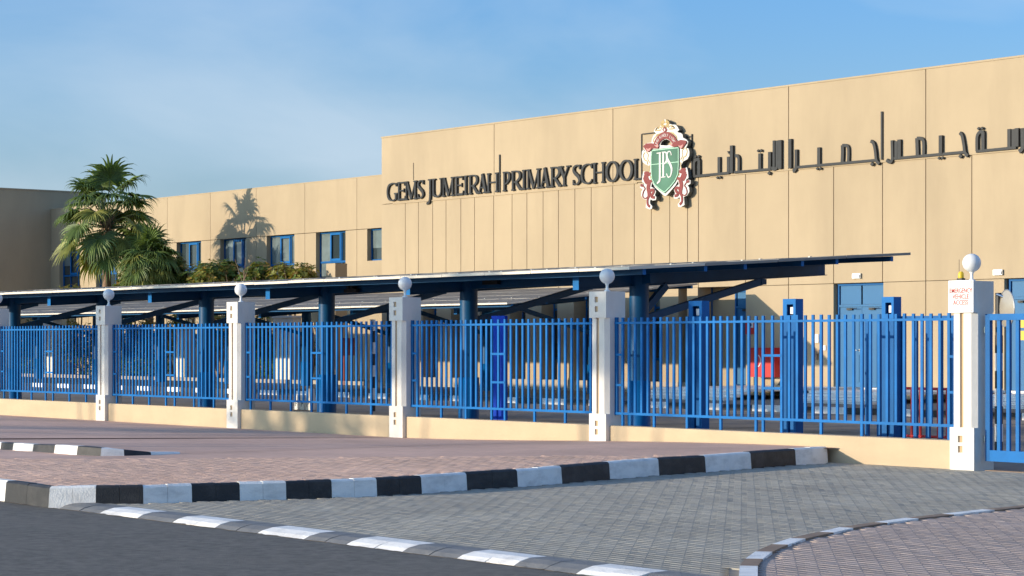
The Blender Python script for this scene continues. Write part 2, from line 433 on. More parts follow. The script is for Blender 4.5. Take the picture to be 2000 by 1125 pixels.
# base sheets
def in_poly(x, y, P):
    c = False; j = len(P) - 1
    for i in range(len(P)):
        xi, yi = P[i]; xj, yj = P[j]
        if (yi > y) != (yj > y) and x < (xj-xi)*(y-yi)/(yj-yi)+xi: c = not c
        j = i
    return c
def grid_sheet(name, x0, x1, y0, y1, nx, ny, zf, m, keep=None):
    mb = MB(); vs = []; fs = []
    for j in range(ny+1):
        for i in range(nx+1):
            x = x0+(x1-x0)*i/nx; y = y0+(y1-y0)*j/ny; vs.append((x, y, zf(x, y)))
    for j in range(ny):
        for i in range(nx):
            a = j*(nx+1)+i; f = (a, a+1, a+nx+2, a+nx+1)
            cx = x0+(x1-x0)*(i+.5)/nx; cy = y0+(y1-y0)*(j+.5)/ny
            if keep is None or keep(cx, cy): fs.append(f)
    mb.add(vs, fs); return tag(mb.build(name, m), kind='structure')
# driveway base runs from the flush kerb to the gate
DZ = 0.0
drive = MB(); drive.add([(-20.2,10.46,-.012),(8,10.46,-.012),(8,22.0,-.012),(-20.2,22.0,-.012)], [(0,1,2,3)])
drive = tag(drive.build('driveway', 'joint_grey'), kind='structure')
# main pavement: strips from kerb inner line to x=-110
pv = MB()
kin_in = kin
for i in range(len(kin_in)-1):
    a, c = kin_in[i], kin_in[i+1]
    pass
pav_poly = [(p.x, p.y) for p in kin_in] + [(kin_in[-1].x, YF+.1), (-110, YF+.1), (-110, 10.27)]
def kerb_x(y):
    """x of the kerb's inner edge at a given y"""
    best = -20.0
    for i in range(len(kin_in)-1):
        a, c = kin_in[i], kin_in[i+1]
        if abs(c.y-a.y) > .15 and min(a.y, c.y) <= y <= max(a.y, c.y):
            best = a.x + (c.x-a.x)*(y-a.y)/(c.y-a.y)
    return best
ys = [10.27 + (YF + .05 - 10.27) * j / 36 for j in range(37)]
us = [(i/70)**2 for i in range(71)]
vs = []; fs = []
for y in ys:
    kx = kerb_x(max(y, 10.6)) if y > 10.55 else kerb_x(10.9) - (10.9 - y) * .9
    for u in us:
        x = kx + (-110 - kx) * u; vs.append((x, y, pave_z(x, y) - .012))
nu = len(us)
for j in range(36):
    for i in range(nu-1):
        a = j*nu+i; fs.append((a, a+nu, a+nu+1, a+1))
pv.add(vs, [tuple(reversed(f)) for f in fs]) if False else pv.add(vs, fs)
pavement = tag(pv.build('pavement', 'joint_pink'), kind='structure')
# near-right pavement base
rp_ = MB(); pts = [(p.x, p.y) for p in RKI] + [(8, RKI[-1].y), (8, RKI[0].y - .5)]
pts3 = [Vector((x, y, SZ-.008)) for x, y in pts]
tri = tessellate_polygon([pts3]); fs = []
for t in tri:
    a, b_, c = [pts3[i] for i in t]; fs.append(tuple(t) if (b_-a).cross(c-a).z > 0 else tuple(reversed(t)))
rp_.add(pts3, fs); near_pav = tag(rp_.build('near_pavement', 'joint_pink'), kind='structure')

# far pavement surface (too far to tell pavers apart): textured sheet over the base, starts where the built pavers stop
ZLIM = 27.5
def depthz(x, y): return x*FW.x + y*FW.y
def pxof(x, y):
    Z = depthz(x, y); return CX + F*(x*RT.x+y*RT.y)/Z
def pavers(parent, name_mat, inside, x0, x1, y0, y1, zf, single=300, ang=0, zlim=ZLIM, L_=.2, W_=.1):
    """running bond pavers; the nearest ones are objects of their own"""
    items = []
    ny = int((y1-y0)/W_)+1; nx = int((x1-x0)/L_)+2
    for j in range(ny):
        for i in range(nx):
            x = x0 + i*L_ + (L_/2 if j % 2 else 0); y = y0 + (j+.5)*W_
            Z = depthz(x, y)
            if Z < 12 or Z > zlim: continue
            px = pxof(x, y)
            if px < -160 or px > 2260: continue
            if not all(inside(x+dx, y+dy) for dx in (-L_/2+.01, L_/2-.01) for dy in (-W_/2+.01, W_/2-.01)): continue
            zc = zf(x, y); items.append((Z if -20 < px < 2020 and HY+F*(CAMZ-zc)/Z < 1125 else Z+100, x, y, zc))
    items.sort()
    g = .0035; c = .003
    def geo(mb, x, y, z, tone, tx=0, ty=0):
        hx, hy = L_/2-g, W_/2-g; D = .02
        vs = [(x-hx,y-hy,z-D),(x+hx,y-hy,z-D),(x+hx,y+hy,z-D),(x-hx,y+hy,z-D)]
        vs += [(x-hx+c,y-hy+c,z-hx*tx-hy*ty),(x+hx-c,y-hy+c,z+hx*tx-hy*ty),(x+hx-c,y+hy-c,z+hx*tx+hy*ty),(x-hx+c,y+hy-c,z-hx*tx+hy*ty)]
        mb.add(vs, [(4,5,6,7),(0,1,5,4),(1,2,6,5),(2,3,7,6),(3,0,4,7)], tone)
    shared = []
    for k in range(10):
        mb = MB(); geo(mb, 0, 0, 0, random.random(), random.uniform(-.003,.003), random.uniform(-.005,.005)); shared.append(mb.mesh('paver', name_mat))
    for Z, x, y, z in items[:single]:
        o = link('paver', random.choice(shared), parent, (x, y, z + random.uniform(-.0006, .0006)))
    mb = MB()
    for Z, x, y, z in items[single:]:
        e = .002
        geo(mb, x, y, z + random.uniform(-.0006, .0006), random.random(), random.uniform(-.003,.003) + (zf(x+e,y)-zf(x-e,y))/(2*e), random.uniform(-.005,.005) + (zf(x,y+e)-zf(x,y-e))/(2*e))
    o = mb.build('pavers', name_mat, parent); o['kind'] = 'stuff'
    return len(items)
def in_drive(x, y):
    return y > 10.47 and y < 21.95 and x > kx_out(y) + .0 and not in_poly(x, y, rpoly)
def kx_out(y):
    best = -20.2
    for i in range(len(kp)-1):
        a, c = kp[i], kp[i+1]
        if abs(c.y-a.y) > .05 and min(a.y, c.y) <= y <= max(a.y, c.y): best = a.x + (c.x-a.x)*(y-a.y)/(c.y-a.y)
    return best if y < 21.7 else -20.2
rpoly = [(p.x, p.y) for p in offset_line(rk0, .03)] + [(8, RKI[-1].y), (8, RKI[0].y-.5)]
ripoly = [(p.x, p.y) for p in RKI] + [(8, RKI[-1].y), (8, RKI[0].y-.5)]
rmpoly = [(p.x, p.y) for p in offset_line(rk0, -.055)] + [(8, RKI[-1].y), (8, RKI[0].y-.5)]
# the last metres of driveway before the fence line are also built
n1 = pavers(drive, 'paver_grey', in_drive, -20.4, 2, 10.47, 21.97, lambda x, y: DZ, 300, zlim=31)
n2 = pavers(near_pav, 'paver_taupe', lambda x, y: in_poly(x, y, rmpoly), -16, 4, 9, 26, lambda x, y: SZ, 300, zlim=31)
RAISE_X = -26.3
def in_pav(x, y):
    return y > 10.29 and y < YF - .01 and x < (kerb_x(y) if y > 10.9 else kerb_x(10.9) - (10.9-y)*.9) - .01
n3 = pavers(pavement, 'paver_pink', in_pav, -34, -18, 10.29, YF, pave_z, 300, zlim=ZLIM)
print('pavers', n1, n2, n3)
# far part of the main pavement as a textured sheet
vs = []; fs = []; fp = MB()
us2 = [i/40 for i in range(41)]
def zl(y): return None
for y in ys:
    # x where depth = ZLIM along this y
    xs = (ZLIM - .25 - y*FW.y)/FW.x
    kx = kerb_x(max(y, 10.9)) - (max(0, 10.9-y)*.9)
    xs = min(xs, kx)
    for u in us2:
        x = xs + (-110 - xs)*u**2; vs.append((x, y, pave_z(x, y) - .004))
for j in range(36):
    for i in range(40):
        a = j*41+i; fs.append((a, a+41, a+42, a+1))
fp.add(vs, fs); tag(fp.build('pavement_surface', 'far_paver_pink'), kind='structure')
# raised pavement with a small painted kerb at the left
RB = [(-150,868),(-80,871.5),(0,876),(24,878),(63,881),(105,885),(149,889.7),(196,892.5),(243,892),(296,890),(353,888)]
RT_ = [(-150,855),(-80,858.5),(0,863.5),(24,865),(63,868),(105,870),(149,873.5),(196,877.5),(243,881),(296,885),(353,887)]
rb = [G(px, py, .13) for px, py in RB]
for p in rb: p.z = pave_z(p.x, p.y)
rh = [max(.022, (by-ty)*p.xy.length/F*1.05) for (a, by), (c, ty), p in zip(RB, RT_, [Vector((depthz(q.x,q.y),0,0)) for q in rb])]
rbi = offset_line(rb, .13)
sroot = tag(empty('raised_pavement_kerb', rb[4]), kind='structure')
for i in range(len(rb)-1):
    m = 'kerb_black' if i % 2 == 0 else 'kerb_white'
    h0 = rb[i].z + rh[i]; h1 = rb[i+1].z + rh[i+1]
    f0 = offset_line(rb, .02)
    kerb_stone(rb[i], rb[i+1], f0[i], f0[i+1], rbi[i], rbi[i+1], h0, h1, min(rb[i].z, rb[i+1].z)-.03, m, sroot, bev=.008)
vs = []; fs = []; rs = MB()
cols = 12
for i, p in enumerate(rbi):
    for j in range(cols+1):
        t = j/cols; y = p.y + (YF + .05 - p.y)*t
        x = p.x + (min(rbi[-1].x, p.x) - p.x)*t
        vs.append((x, y, pave_z(x, y) - .0025 + min(rh[i]-.022, .11*sst((rbi[-1].x-.05-x)/4.5))*(1-t)))
for i in range(len(rbi)-1):
    for j in range(cols):
        a = i*(cols+1)+j; fs.append((a, a+cols+1, a+cols+2, a+1))
rs.add(vs, fs)
x0 = rbi[0]
rs.add([(x0.x,x0.y,pave_z(x0.x,x0.y)+rh[0]-.008),(x0.x,YF,.003),(-110,YF,.003),(-110,x0.y,pave_z(-110,x0.y)+rh[0]-.008)], [(0,1,2,3)])
tag(rs.build('raised_pavement', 'far_paver_pink'), kind='structure')

# inner kerb in front of the building
ik = tag(empty('forecourt_kerb', (-40, 37.38, 0)), kind='structure')
x = -100
k = 0
while x < -8:
    mb = MB((x+.5, 37.38, 0)); mb.box((x+.004, 37.30, -.1), (x+.996, 37.455, .14))
    mb.build('kerb_stone', 'kerb_white' if k % 2 else 'kerb_black', ik); x += 1.0; k += 1

# ================================================================ THE FENCE
PX = [-46.05, -40.8, -35.6, -30.3, -25.07, -18.05]
PW = .39
# base levels: the pavement swallows the foot of the fifth post a little
def make_post():
    r = empty('fence_post', (0, 0, 0))
    a = MB(); a.box((0, 0, -.05), (PW, PW-.01, .54)); 
    # square recesses are built as inset beige tiles standing back in a frame: cut prisms
    def block(z0, z1, sq, name):
        mb = MB()
        poly = [(0, z0), (PW, z0), (PW, z1), (0, z1)]
        holes = [[(.13, s0), (.13, s0+.085), (.205, s0+.085), (.205, s0)] for s0 in sq]
        mb.prism(poly, 0, .03, holes); mb.box((0, .03, z0), (PW, PW, z1))
        return mb.build(name, 'white_render', r)
    block(-.06, .54, (.22, .35), 'base_block')
    block(2.0, 2.40, (2.09, 2.235), 'cap_block')
    sh = MB(); e = .0; c = .06
    prof = [(.05, .02), (.145, .02), (.145, .05), (.205, .05), (.205, .02), (PW-c, .02), (PW, .02+c), (PW, PW-.02), (.0+.03, PW-.02), (.03, .06)]
    # shaft as a vertical extrusion of the plan (with groove and chamfered corner)
    n = len(prof); vs = [(x, y, .54) for x, y in prof] + [(x, y, 2.0) for x, y in prof]
    sh.add(vs, [(i, (i+1) % n, n+(i+1) % n, n+i) for i in range(n)])
    sh.build('shaft', 'white_render', r)
    gr = MB(); gr.box((.147, .046, .541), (.203, .0515, 1.999)); gr.build('groove_inlay', 'beige_render', r)
    for s0 in (.22, .35, 2.09, 2.235):
        q = MB(); q.box((.132, .024, s0+.002), (.203, .031, s0+.083)); q.build('square_inlay', 'beige_render', r)
    return r
post0 = make_post(); note_kids(post0)
def make_lamp():
    r = empty('globe_lamp', (0, 0, 0))
    g = MB(); g.sphere((0, 0, .235), .118, 28, 18); g.build('globe', 'bulb_globe', r)
    s = MB(); s.tube([(0,0,0),(0,0,.012),(0,0,.03),(0,0,.09),(0,0,.125)], [.055,.05,.022,.02,.035], 14); s.build('stem', 'bulb_globe', r)
    return r
lamp0 = make_lamp(); note_kids(lamp0)
where = ['at the far left edge of the photo, first in the row', 'second from left, in front of the tall palm', 'third from left, below the shrubs', 'fourth from left, beside the striped pole', 'fifth from left, left of the widest railing bay', 'nearest post, carrying the white notice board']
lamps = ['white globe lamp on the far left post cut by the photo edge', 'white globe lamp on the post in front of the palm trunk', 'white globe lamp on the post below the leafy shrubs', 'white globe lamp on the fourth post, below the corner of the tall building', 'white globe lamp on the fifth post, in front of the last thick canopy column', 'largest white globe lamp on the nearest post, above the notice board']
lift = [0, 0, 0, 0, 0, 0]
for i, x in enumerate(PX):
    p = post0 if i == 0 else copy_tree(post0)
    p.location = (x, YF, 0); tag(p, 'white square fence post, ' + where[i], 'fence post', 'white posts along the boundary fence')
    l = lamp0 if i == 0 else copy_tree(lamp0)
    l.location = (x + PW/2, YF + PW/2, 2.40); tag(l, lamps[i], 'globe lamp', 'globe lamps on the fence posts')
# low walls between the posts
wl = ['leftmost low cream wall under the blue railing', 'low cream wall between the palm-side post and the third post', 'low cream wall between the third and fourth posts', 'low cream wall between the fourth and fifth posts, left of the kerb', 'longest low cream wall running down to the driveway beside the nearest post']
for i in range(5):
    w = MB((PX[i]+PW, YF, 0)); w.box((PX[i]+PW, YF+.07, -.1), (PX[i+1], YF+.30, .365))
    # slightly irregular top edge
    o = w.build('low_wall', 'low_wall'); tag(o, wl[i], 'low wall', 'low walls between the fence posts')
    md = o.modifiers.new('b', 'BEVEL'); md.width = .012; md.segments = 2
w = MB((-60, YF, 0)); w.box((-75, YF+.07, -.1), (PX[0], YF+.30, .365)); tag(w.build('low_wall', 'low_wall'), 'end of the low cream wall outside the left photo edge', 'low wall')
# railing bays
YC = YF + .19
pk = MB(); pk.box((-.021, -.012, .56), (.021, .012, 2.0)); pk_me = pk.mesh('picket', 'blue_paint')
pl = MB(); pl.box((-.021, -.014, .3), (.021, .014, 2.0)); pl_me = pl.mesh('picket', 'blue_paint')
pe = MB(); pe.box((-.03, -.016, .52), (.03, .016, 2.005)); pe_me = pe.mesh('end_bar', 'blue_paint_dark')
def rail_bay(x0, x1, label, ladder, nA, nB, endl=False):
    r = empty('railing', (x0, YC, 0)); tag(r, label, 'railing', 'blue railings between the posts')
    La = x1 - x0
    def par(me, name, x, dz=0):
        return link(name, me, r, (x, 0, dz))
    par(pe_me, 'end_bar', .03)
    s = .17; e = La - (.17 if endl else .03)
    if ladder:
        l0, l1 = ladder
        xs = [(s + (l0-s)*k/nA, k % 5 == 0 or k == nA) for k in range(nA+1)]
        xs += [((l0+l1)/2, False)]
        xs += [(l1 + (e-l1)*k/nB, k % 5 == 0 or False) for k in range(nB+1)]
    for x, leg in xs:
        par(pl_me if leg else pk_me, 'picket', x + random.uniform(-.003, .003), random.uniform(-.004, .004))
    if endl: par(pe_me, 'end_bar', La - .03)
    for z, hh in ((.55, .034), (1.92, .030)):
        m = MB(); m.box((0.004, -.024, z-hh/2-.002), (La-.004, -.0125, z+hh/2)); o = link('rail', m.mesh('rail', 'blue_paint'), r)
        m = MB(); m.box((0.004, .0125, z-hh/2), (La-.004, .022, z+hh/2)); link('rail', m.mesh('rail', 'blue_paint'), r)
    segs = [(.03, s), (ladder[0], ladder[1])] + ([(e, La-.03)] if endl else [])
    for a, c in segs:
        for z in (.98, 1.44):
            m = MB(); m.box((a, -.0195, z-.017), (c, -.0155, z+.017)); link('cross_bar', m.mesh('cross_bar', 'blue_paint'), r)
    return r
bl = ['blue steel railing between the leftmost post and the post before the palm', 'blue steel railing between the palm-side post and the post below the shrubs', 'blue steel railing with the parking blocks behind it', 'blue steel railing in front of the royal blue panel', 'widest blue steel railing with gate posts and red cabinet behind it']
bl[0], bl[1] = 'blue steel railing at the far left of the photo', 'blue steel railing to the right of the post before the palm'
for i in range(5):
    x0 = PX[i]+PW; x1 = PX[i+1]; La = x1-x0
    if i < 4: rail_bay(x0, x1, bl[i], (La/2-.175-.04, La/2+.175-.04), 15, 15)
    else: rail_bay(x0, x1, bl[i], (3.13, 3.49), 21, 20, True)
rail_bay(PX[0]-4.86, PX[0], 'blue steel railing left of the leftmost post, outside the photo', (2.2, 2.55), 15, 15)

# notice board on the nearest post
s = empty('notice_board', (PX[5]-.005, YF-.02, 2.0)); tag(s, 'white notice board with red emergency vehicle access lettering on the nearest post', 'sign')
q = MB(); q.box((0, 0, 0), (.40, .012, .41)); link('board', q.mesh('board', 'sign_white'), s)
q = MB()
for a, c in (((.018,-.002,.018),(.382,0,.024)),((.018,-.002,.386),(.382,0,.392)),((.018,-.002,.0245),(.024,0,.3855)),((.376,-.002,.0245),(.382,0,.3855))): q.box(a, c)
link('border_line', q.mesh('border_line', 'crest_pink'), s)
for k, wd in enumerate(('EMERGENCY', 'VEHICLE', 'ACCESS')):
    link('lettering', text_mesh(wd, .083, 'lettering', 'sign_red', .002, (.76, .84, .84)[k]), s, (.2, -.0025, .275 - k*.075))
for (a, c) in ((.03, .03), (.37, .03), (.03, .38), (.37, .38)):
    q = MB(); q.tube([(a, -.004, c), (a, 0, c)], .006, 8); link('screw', q.mesh('screw', 'chrome'), s)
# yellow flasher on top of the nearest post
y = empty('warning_light', (PX[5]+.1, YF+.10, 2.40)); tag(y, 'small yellow warning light with black foot on top of the nearest post', 'warning light')
q = MB(); q.box((-.04, -.035, 0), (.04, .035, .04)); link('foot', q.mesh('foot', 'black_plastic'), y)
q = MB(); q.tube([(0,0,.04),(0,0,.05),(0,0,.10),(0,0,.125)], [.036,.038,.036,.022], 14); link('lens', q.mesh('lens', 'yellow_plastic'), y)
q = MB(); q.tube([(-.03,.0,.04),(-.03,0,.28)], .003, 6); link('aerial', q.mesh('aerial', 'black_plastic'), y)
q = MB((PX[5]+PW+.0, YF+.28, .6)); q.box((PX[5]+PW, YF+.25, .57), (PX[5]+PW+.02, YF+.31, .72)); tag(q.build('gate_sensor', 'black_plastic'), 'small black gate sensor box low on the side of the nearest post', 'sensor')

# ---- vehicle gate to the right of the nearest post
gx = PX[5]+PW+.05
g = empty('vehicle_gate', (gx, YC, 0)); tag(g, 'blue steel vehicle gate hinged to the right side of the nearest post', 'gate')
m = MB(); m.box((0,-.03,.12),(.07,.03,1.98)); link('stile', m.mesh('stile','blue_paint_dark'), g)
m = MB(); m.box((.07,-.03,1.90),(3.9,.03,1.98)); link('rail', m.mesh('rail','blue_paint'), g)
m = MB(); m.box((.07,-.03,.12),(3.9,.03,.26)); link('rail', m.mesh('rail','blue_paint'), g)
m = MB(); m.box((3.9,-.03,.12),(3.97,.03,1.98)); link('stile', m.mesh('stile','blue_paint_dark'), g)
bar = MB(); bar.box((-.025,-.018,.26),(.025,.018,1.90)); bm_ = bar.mesh('bar','blue_paint')
for k in range(25): link('bar', bm_, g, (.2+.145*k, 0, 0))
for z in (.4, 1.78):
    m = MB(); m.tube([(-.03,0,z-.04),(-.03,0,z+.04)], .022, 10); link('hinge', m.mesh('hinge','chrome'), g)
m = MB((gx, YC+.02, 0)); m.box((gx+.02,YC-.06,-.01),(gx+3.9,YC+.08,.006)); tag(m.build('gate_track','kerb_brown'), 'rusty steel track set in the driveway under the vehicle gate', 'gate track')

# ---- gate posts behind the widest bay
def gate_post(px0, px1, ytop, Y, label, wide=2):
    x0 = XR(px0, Y); x1 = XR(px1, Y); zt = PY(px0, ytop, Y).z
    r = empty('gate_post', (x0, Y, 0)); tag(r, label, 'gate post', 'blue gate posts with bolt windows')
    w = x1-x0
    w = max(.17, w*.78)
    m = MB(); hz = zt-.13
    m.prism([(0,zt-.30),(w,zt-.30),(w,zt),(0,zt)], 0, .02, [[(w*.3,zt-.24),(w*.3,zt-.08),(w*.8,zt-.08),(w*.8,zt-.24)]]); 
    m.box((0,.02,zt-.30),(.02,.16,zt)); m.box((w-.02,.02,zt-.30),(w,.16,zt)); m.box((.02,.02,zt-.02),(w-.02,.16,zt)); m.box((.02,.14,zt-.3),(w-.02,.16,zt-.02))
    link('bolt_housing', m.mesh('bolt_housing','blue_paint'), r)
    for a, c in ((0, w*.42), (w*.58, w)):
        m = MB(); m.box((a,0,0),(c,.16,zt-.3)); link('upright', m.mesh('upright','blue_paint_dark'), r)
    m = MB(); m.box((w*.4,.05,zt-.22),(w*.62,.09,zt-.12)); link('padlock', m.mesh('padlock','sign_white'), r)
    m = MB(); m.tube([(w*.5,.03,zt-.25),(w*.72,.03,zt-.30)], .018, 8); link('bolt', m.mesh('bolt','chrome'), r)
    for k in range(3):
        m = MB(); m.box((w*.42,.03,.5+.55*k),(w*.58,.12,.56+.55*k)); link('spacer', m.mesh('spacer','blue_paint_dark'), r)
    return r
gate_post(1345, 1378, 588, 23.1, 'blue double gate post with bolt window, left of the three behind the widest railing')
gate_post(1529, 1561, 584, 23.1, 'blue double gate post with bolt window, between the red cabinet and the intercom')
gate_post(1722, 1752, 580, 23.1, 'blue double gate post with bolt window overlapping the blue double door')
# second gate leaf behind
g2 = empty('gate_leaf', (XR(1690,23.3), 23.3, 0)); tag(g2, 'folded blue gate leaf with wide bars behind the right end of the railing', 'gate')
w = XR(1858,23.3)-XR(1690,23.3)
m = MB(); m.box((w*.35,-.03,1.93),(w+.2,.03,1.99)); link('rail', m.mesh('rail','blue_paint_dark'), g2)
m = MB(); m.box((0,-.03,.14),(w+.2,.03,.22)); link('rail', m.mesh('rail','blue_paint_dark'), g2)
bar = MB(); bar.box((-.03,-.02,.22),(.03,.02,1.93)); bm_ = bar.mesh('bar','blue_paint_dark')
for k in range(8): link('bar', bm_, g2, (.04+w*k/7, 0, 0))
# royal blue panel
m = MB((XR(973,23.0), 23.0, 0)); m.box((XR(960,23.0),23.0,0),(XR(986,23.0),23.06,PY(960,617,23).z)); m.box((XR(972,23.0)-.008,22.985,0),(XR(972,23.0)+.008,23.0,1.9))
tag(m.build('steel_panel','royal_blue'), 'tall narrow royal blue steel panel behind the fourth railing bay', 'panel')

# ================================================================ SOLAR CANOPIES
def canopy(label, Yf, zf, Yr, zr, xe, xw, Yc, xcols, side, dia, nrow, long_beam, brace_dy, group):
    """panels rise from (Yf,zf) to (Yr,zr); columns at Yc; side=+1: long cantilever to the rear"""
    root = empty('solar_canopy', (xe, Yc, 0)); tag(root, label, 'canopy', group)
    sl = (zr-zf)/(Yr-Yf); zroof = lambda y: zf+(y-Yf)*sl
    off = Vector(root.location)
    def P(me_b, name, m, loc=None):
        return me_b.build(name, m, root)
    # panels
    pl_ = (Yr-Yf)/nrow; wx = 1.22
    pm = MB(); L2 = pl_-.02
    a = math.atan(sl)
    def tilt(v): return (v[0], v[1]*cos(a), v[2] + v[1]*sin(a))
    def tbox(mb, p, q):
        n0 = len(mb.v); mb.box(p, q); 
        for i in range(n0, len(mb.v)): mb.v[i] = Vector(tilt(mb.v[i]))
    tbox(pm, (.012,.012,-.026), (wx-.022,L2-.012,-.003)); glass_me = pm.mesh('solar_panel','dusty_panel')
    fm = MB()
    tbox(fm,(0,0,-.045),(wx-.01,.012,.0)); tbox(fm,(0,L2-.012,-.045),(wx-.01,L2,0)); tbox(fm,(0,.012,-.045),(.012,L2-.012,0)); tbox(fm,(wx-.022,.012,-.045),(wx-.01,L2-.012,0))
    frame_me = fm.mesh('frame','alu_frame'); frame_me2 = fm.mesh('frame','frame_dull')
    cl = MB(); tbox(cl,(-.025,.35,0),(.015,.41,.012)); clamp_me = cl.mesh('clamp','alu_dull')
    nx = int((xe-xw)/wx)
    for j in range(nrow):
        for i in range(nx):
            y = Yf+pl_*j; z = zroof(y)
            o = link('solar_panel', glass_me, root, Vector((xe-wx*(i+1), y, z+random.uniform(-.004,.004)))-off)
            link('frame', frame_me if j == 0 else frame_me2, o)
            if j < 2 or i < 2: link('clamp', clamp_me, o)
    # purlins
    fr = [.054,.255,.39,.593,.72,.93] if side > 0 else [.03,.2,.4,.6,.8,.97]
    for k, f in enumerate(fr):
        y = Yf+(Yr-Yf)*f; z = zroof(y)-.048
        m = MB((xe, y, z)); m.box((xw+.1,y-.03,z-.085),(xe-.06,y+.03,z)); P(m,'purlin','steel_blue')
        m = MB((xe, y, z)); m.box((xe-.06,y-.033,z-.088),(xe-.052,y+.033,z+.001)); P(m,'purlin_end_cap','blue_paint')
    # long beam over the columns
    zb = zroof(Yc)-.135
    if long_beam:
        m = MB((xe, Yc, zb)); m.box((xw+.3,Yc-.07,zb-.17),(xcols[0]+.35,Yc+.07,zb)); P(m,'long_beam','steel_blue')
    ya, yb = (Yf+.6, Yr-.1) if side > 0 else (Yf+.9, Yr-.5)
    for x in xcols:
        m = MB((x, Yc, 0)); top = zb-.02; m.tube([(x,Yc,-.02),(x,Yc,top)], dia/2, 24); P(m,'column','steel_blue')
        # cantilever beam as three plates (I section)
        pa = Vector((x,ya,zroof(ya)-.137)); pb = Vector((x,yb,zroof(yb)-.137))
        m = MB((x, Yc, zb))
        def slab(dx, z0, z1):
            vs = []
            for p in (pa, pb):
                vs += [(x-dx,p.y,p.z+z0),(x+dx,p.y,p.z+z0),(x+dx,p.y,p.z+z1),(x-dx,p.y,p.z+z1)]
            m.add(vs, [(0,1,2,3),(7,6,5,4),(0,4,5,1),(1,5,6,2),(2,6,7,3),(3,7,4,0)])
        slab(.06,-.012,0); slab(.006,-.20,-.0125); slab(.06,-.2125,-.2005); P(m,'cantilever_beam','steel_blue')
        ye = ya if side > 0 else ya
        m = MB((x, ye, zb)); z0 = zroof(ye)-.137; m.box((x-.075,ye-.014,z0-.215),(x+.075,ye-.002,z0+.004)); P(m,'sunlit_beam_end','blue_paint')  # brighter blue than the beam: sunlight on its front end put into the colour
        yt = Yc+side*brace_dy
        zt_ = zroof(yt)-.137-.25
        m = MB((x, Yc, 2)); m.bar((x,Yc+side*dia*.45,zt_-.68),(x,yt,zt_),.10,.12); P(m,'brace','steel_blue')
        m = MB((x, yt, zt_)); m.box((x-.06,yt-.06,zt_-.06),(x+.06,yt+.06,zroof(yt)-.35)); P(m,'brace_bracket','steel_blue')
        m = MB((x, Yc, 2.5)); (x == xcols[0] and side > 0) and m.bar((x,Yc+side*dia*.4,zb-.62),(x,Yc+side*.62,zroof(Yc+side*.62)-.36),.09,.12); m.v and P(m,'haunch','steel_blue')
        # protective sleeve at the foot
        m = MB((x, Yc, 0)); m.tube([(x,Yc,0),(x,Yc,.98),(x,Yc,.981)], [dia/2+.03,dia/2+.03,dia/2+.001], 24, cap=False); P(m,'column_sleeve','blue_paint_dark')
    return root
YC1 = 24.8; k1 = YC1/29
canopy('nearer long solar canopy on thick blue columns just behind the railing', 22.8, 2.81, 29.48, 3.21, -25.3, -66, YC1, [-1.1*YC1 - .19*YC1*i for i in range(8)], 1, .335, 4, True, 2.95, 'solar canopies over the car park')
YC2 = 42.4
canopy('farther solar canopy close to the building, lower in the photo', .857*YC2, 2.71, 43.4, 3.35, -45.2, -98, YC2, [-1.147*YC2 - .121*YC2*i for i in range(9)], -1, .34, 4, True, 2.8, 'solar canopies over the car park')

# junction boxes hanging under the near canopy
for px, py in ((690,568),(963,552),(130,590)):
    p = PY(px, py, YC1-.1)
    m = MB(p); m.box((p.x-.22,p.y-.08,p.z-.035),(p.x+.22,p.y,p.z+.035)); m.box((p.x-.1,p.y-.1,p.z+.035),(p.x-.02,p.y,p.z+.11)); m.box((p.x+.02,p.y-.1,p.z+.035),(p.x+.12,p.y,p.z+.11))
    tag(m.build('cable_box','black_plastic'), {690:'black cable box under the canopy right of the shrub column', 963:'black cable box under the canopy right of the column before the royal blue panel', 130:'black cable box under the canopy at the left, by the tall palm'}[px], 'cable box')

# ================================================================ THE TALL BLOCK
YB = 45.0
hall = empty('school_hall', (XR(745,YB), YB, 0)); tag(hall, 'tall cream panelled school block with raised name lettering', 'building')
XL = XR(745,YB); XRR = 6.0
ZT = PY(745,270,YB).z; ZL = PY(770,397,YB).z; ZH = 3.29
XREC = XR(1455,YB); XP = XR(1363,YB)
def wbox(x0,y0,z0,x1,y1,z1,name,m,parent=hall):
    b = MB(((x0+x1)/2, y0, z0)); b.box((x0,y0,z0),(x1,y1,z1)); return b.build(name,m,parent)
# backing wall, roof, sides
wbox(XL+.02,YB+.12,ZH,XRR,YB+.4,ZT-.02,'backing_wall','cream_wall_joint')
wbox(XREC+.02,YB+.12,0,XR(1629,YB),YB+.4,ZH-.002,'backing_wall','cream_wall_joint')
wbox(XR(1725,YB),YB+.12,0,XR(1962,YB)-.02,YB+.4,ZH-.002,'backing_wall','cream_wall_joint')
wbox(XR(1629,YB)+.002,YB+.38,0,XR(1725,YB)-.002,YB+.6,ZH-.002,'backing_wall','cream_wall_joint')
wbox(XL,YB+.4,0,XL+.3,YB+30,ZT-.02,'side_wall','cream_wall')
wbox(XL+.3,YB+.4,ZT-.5,XRR,YB+30,ZT-.35,'roof','sand')
wbox(XRR,YB,0,XRR+.3,YB+30,ZT,'side_wall','cream_wall')
wbox(XL+.3,YB+29.7,0,XRR,YB+30,ZT,'rear_wall','cream_wall')
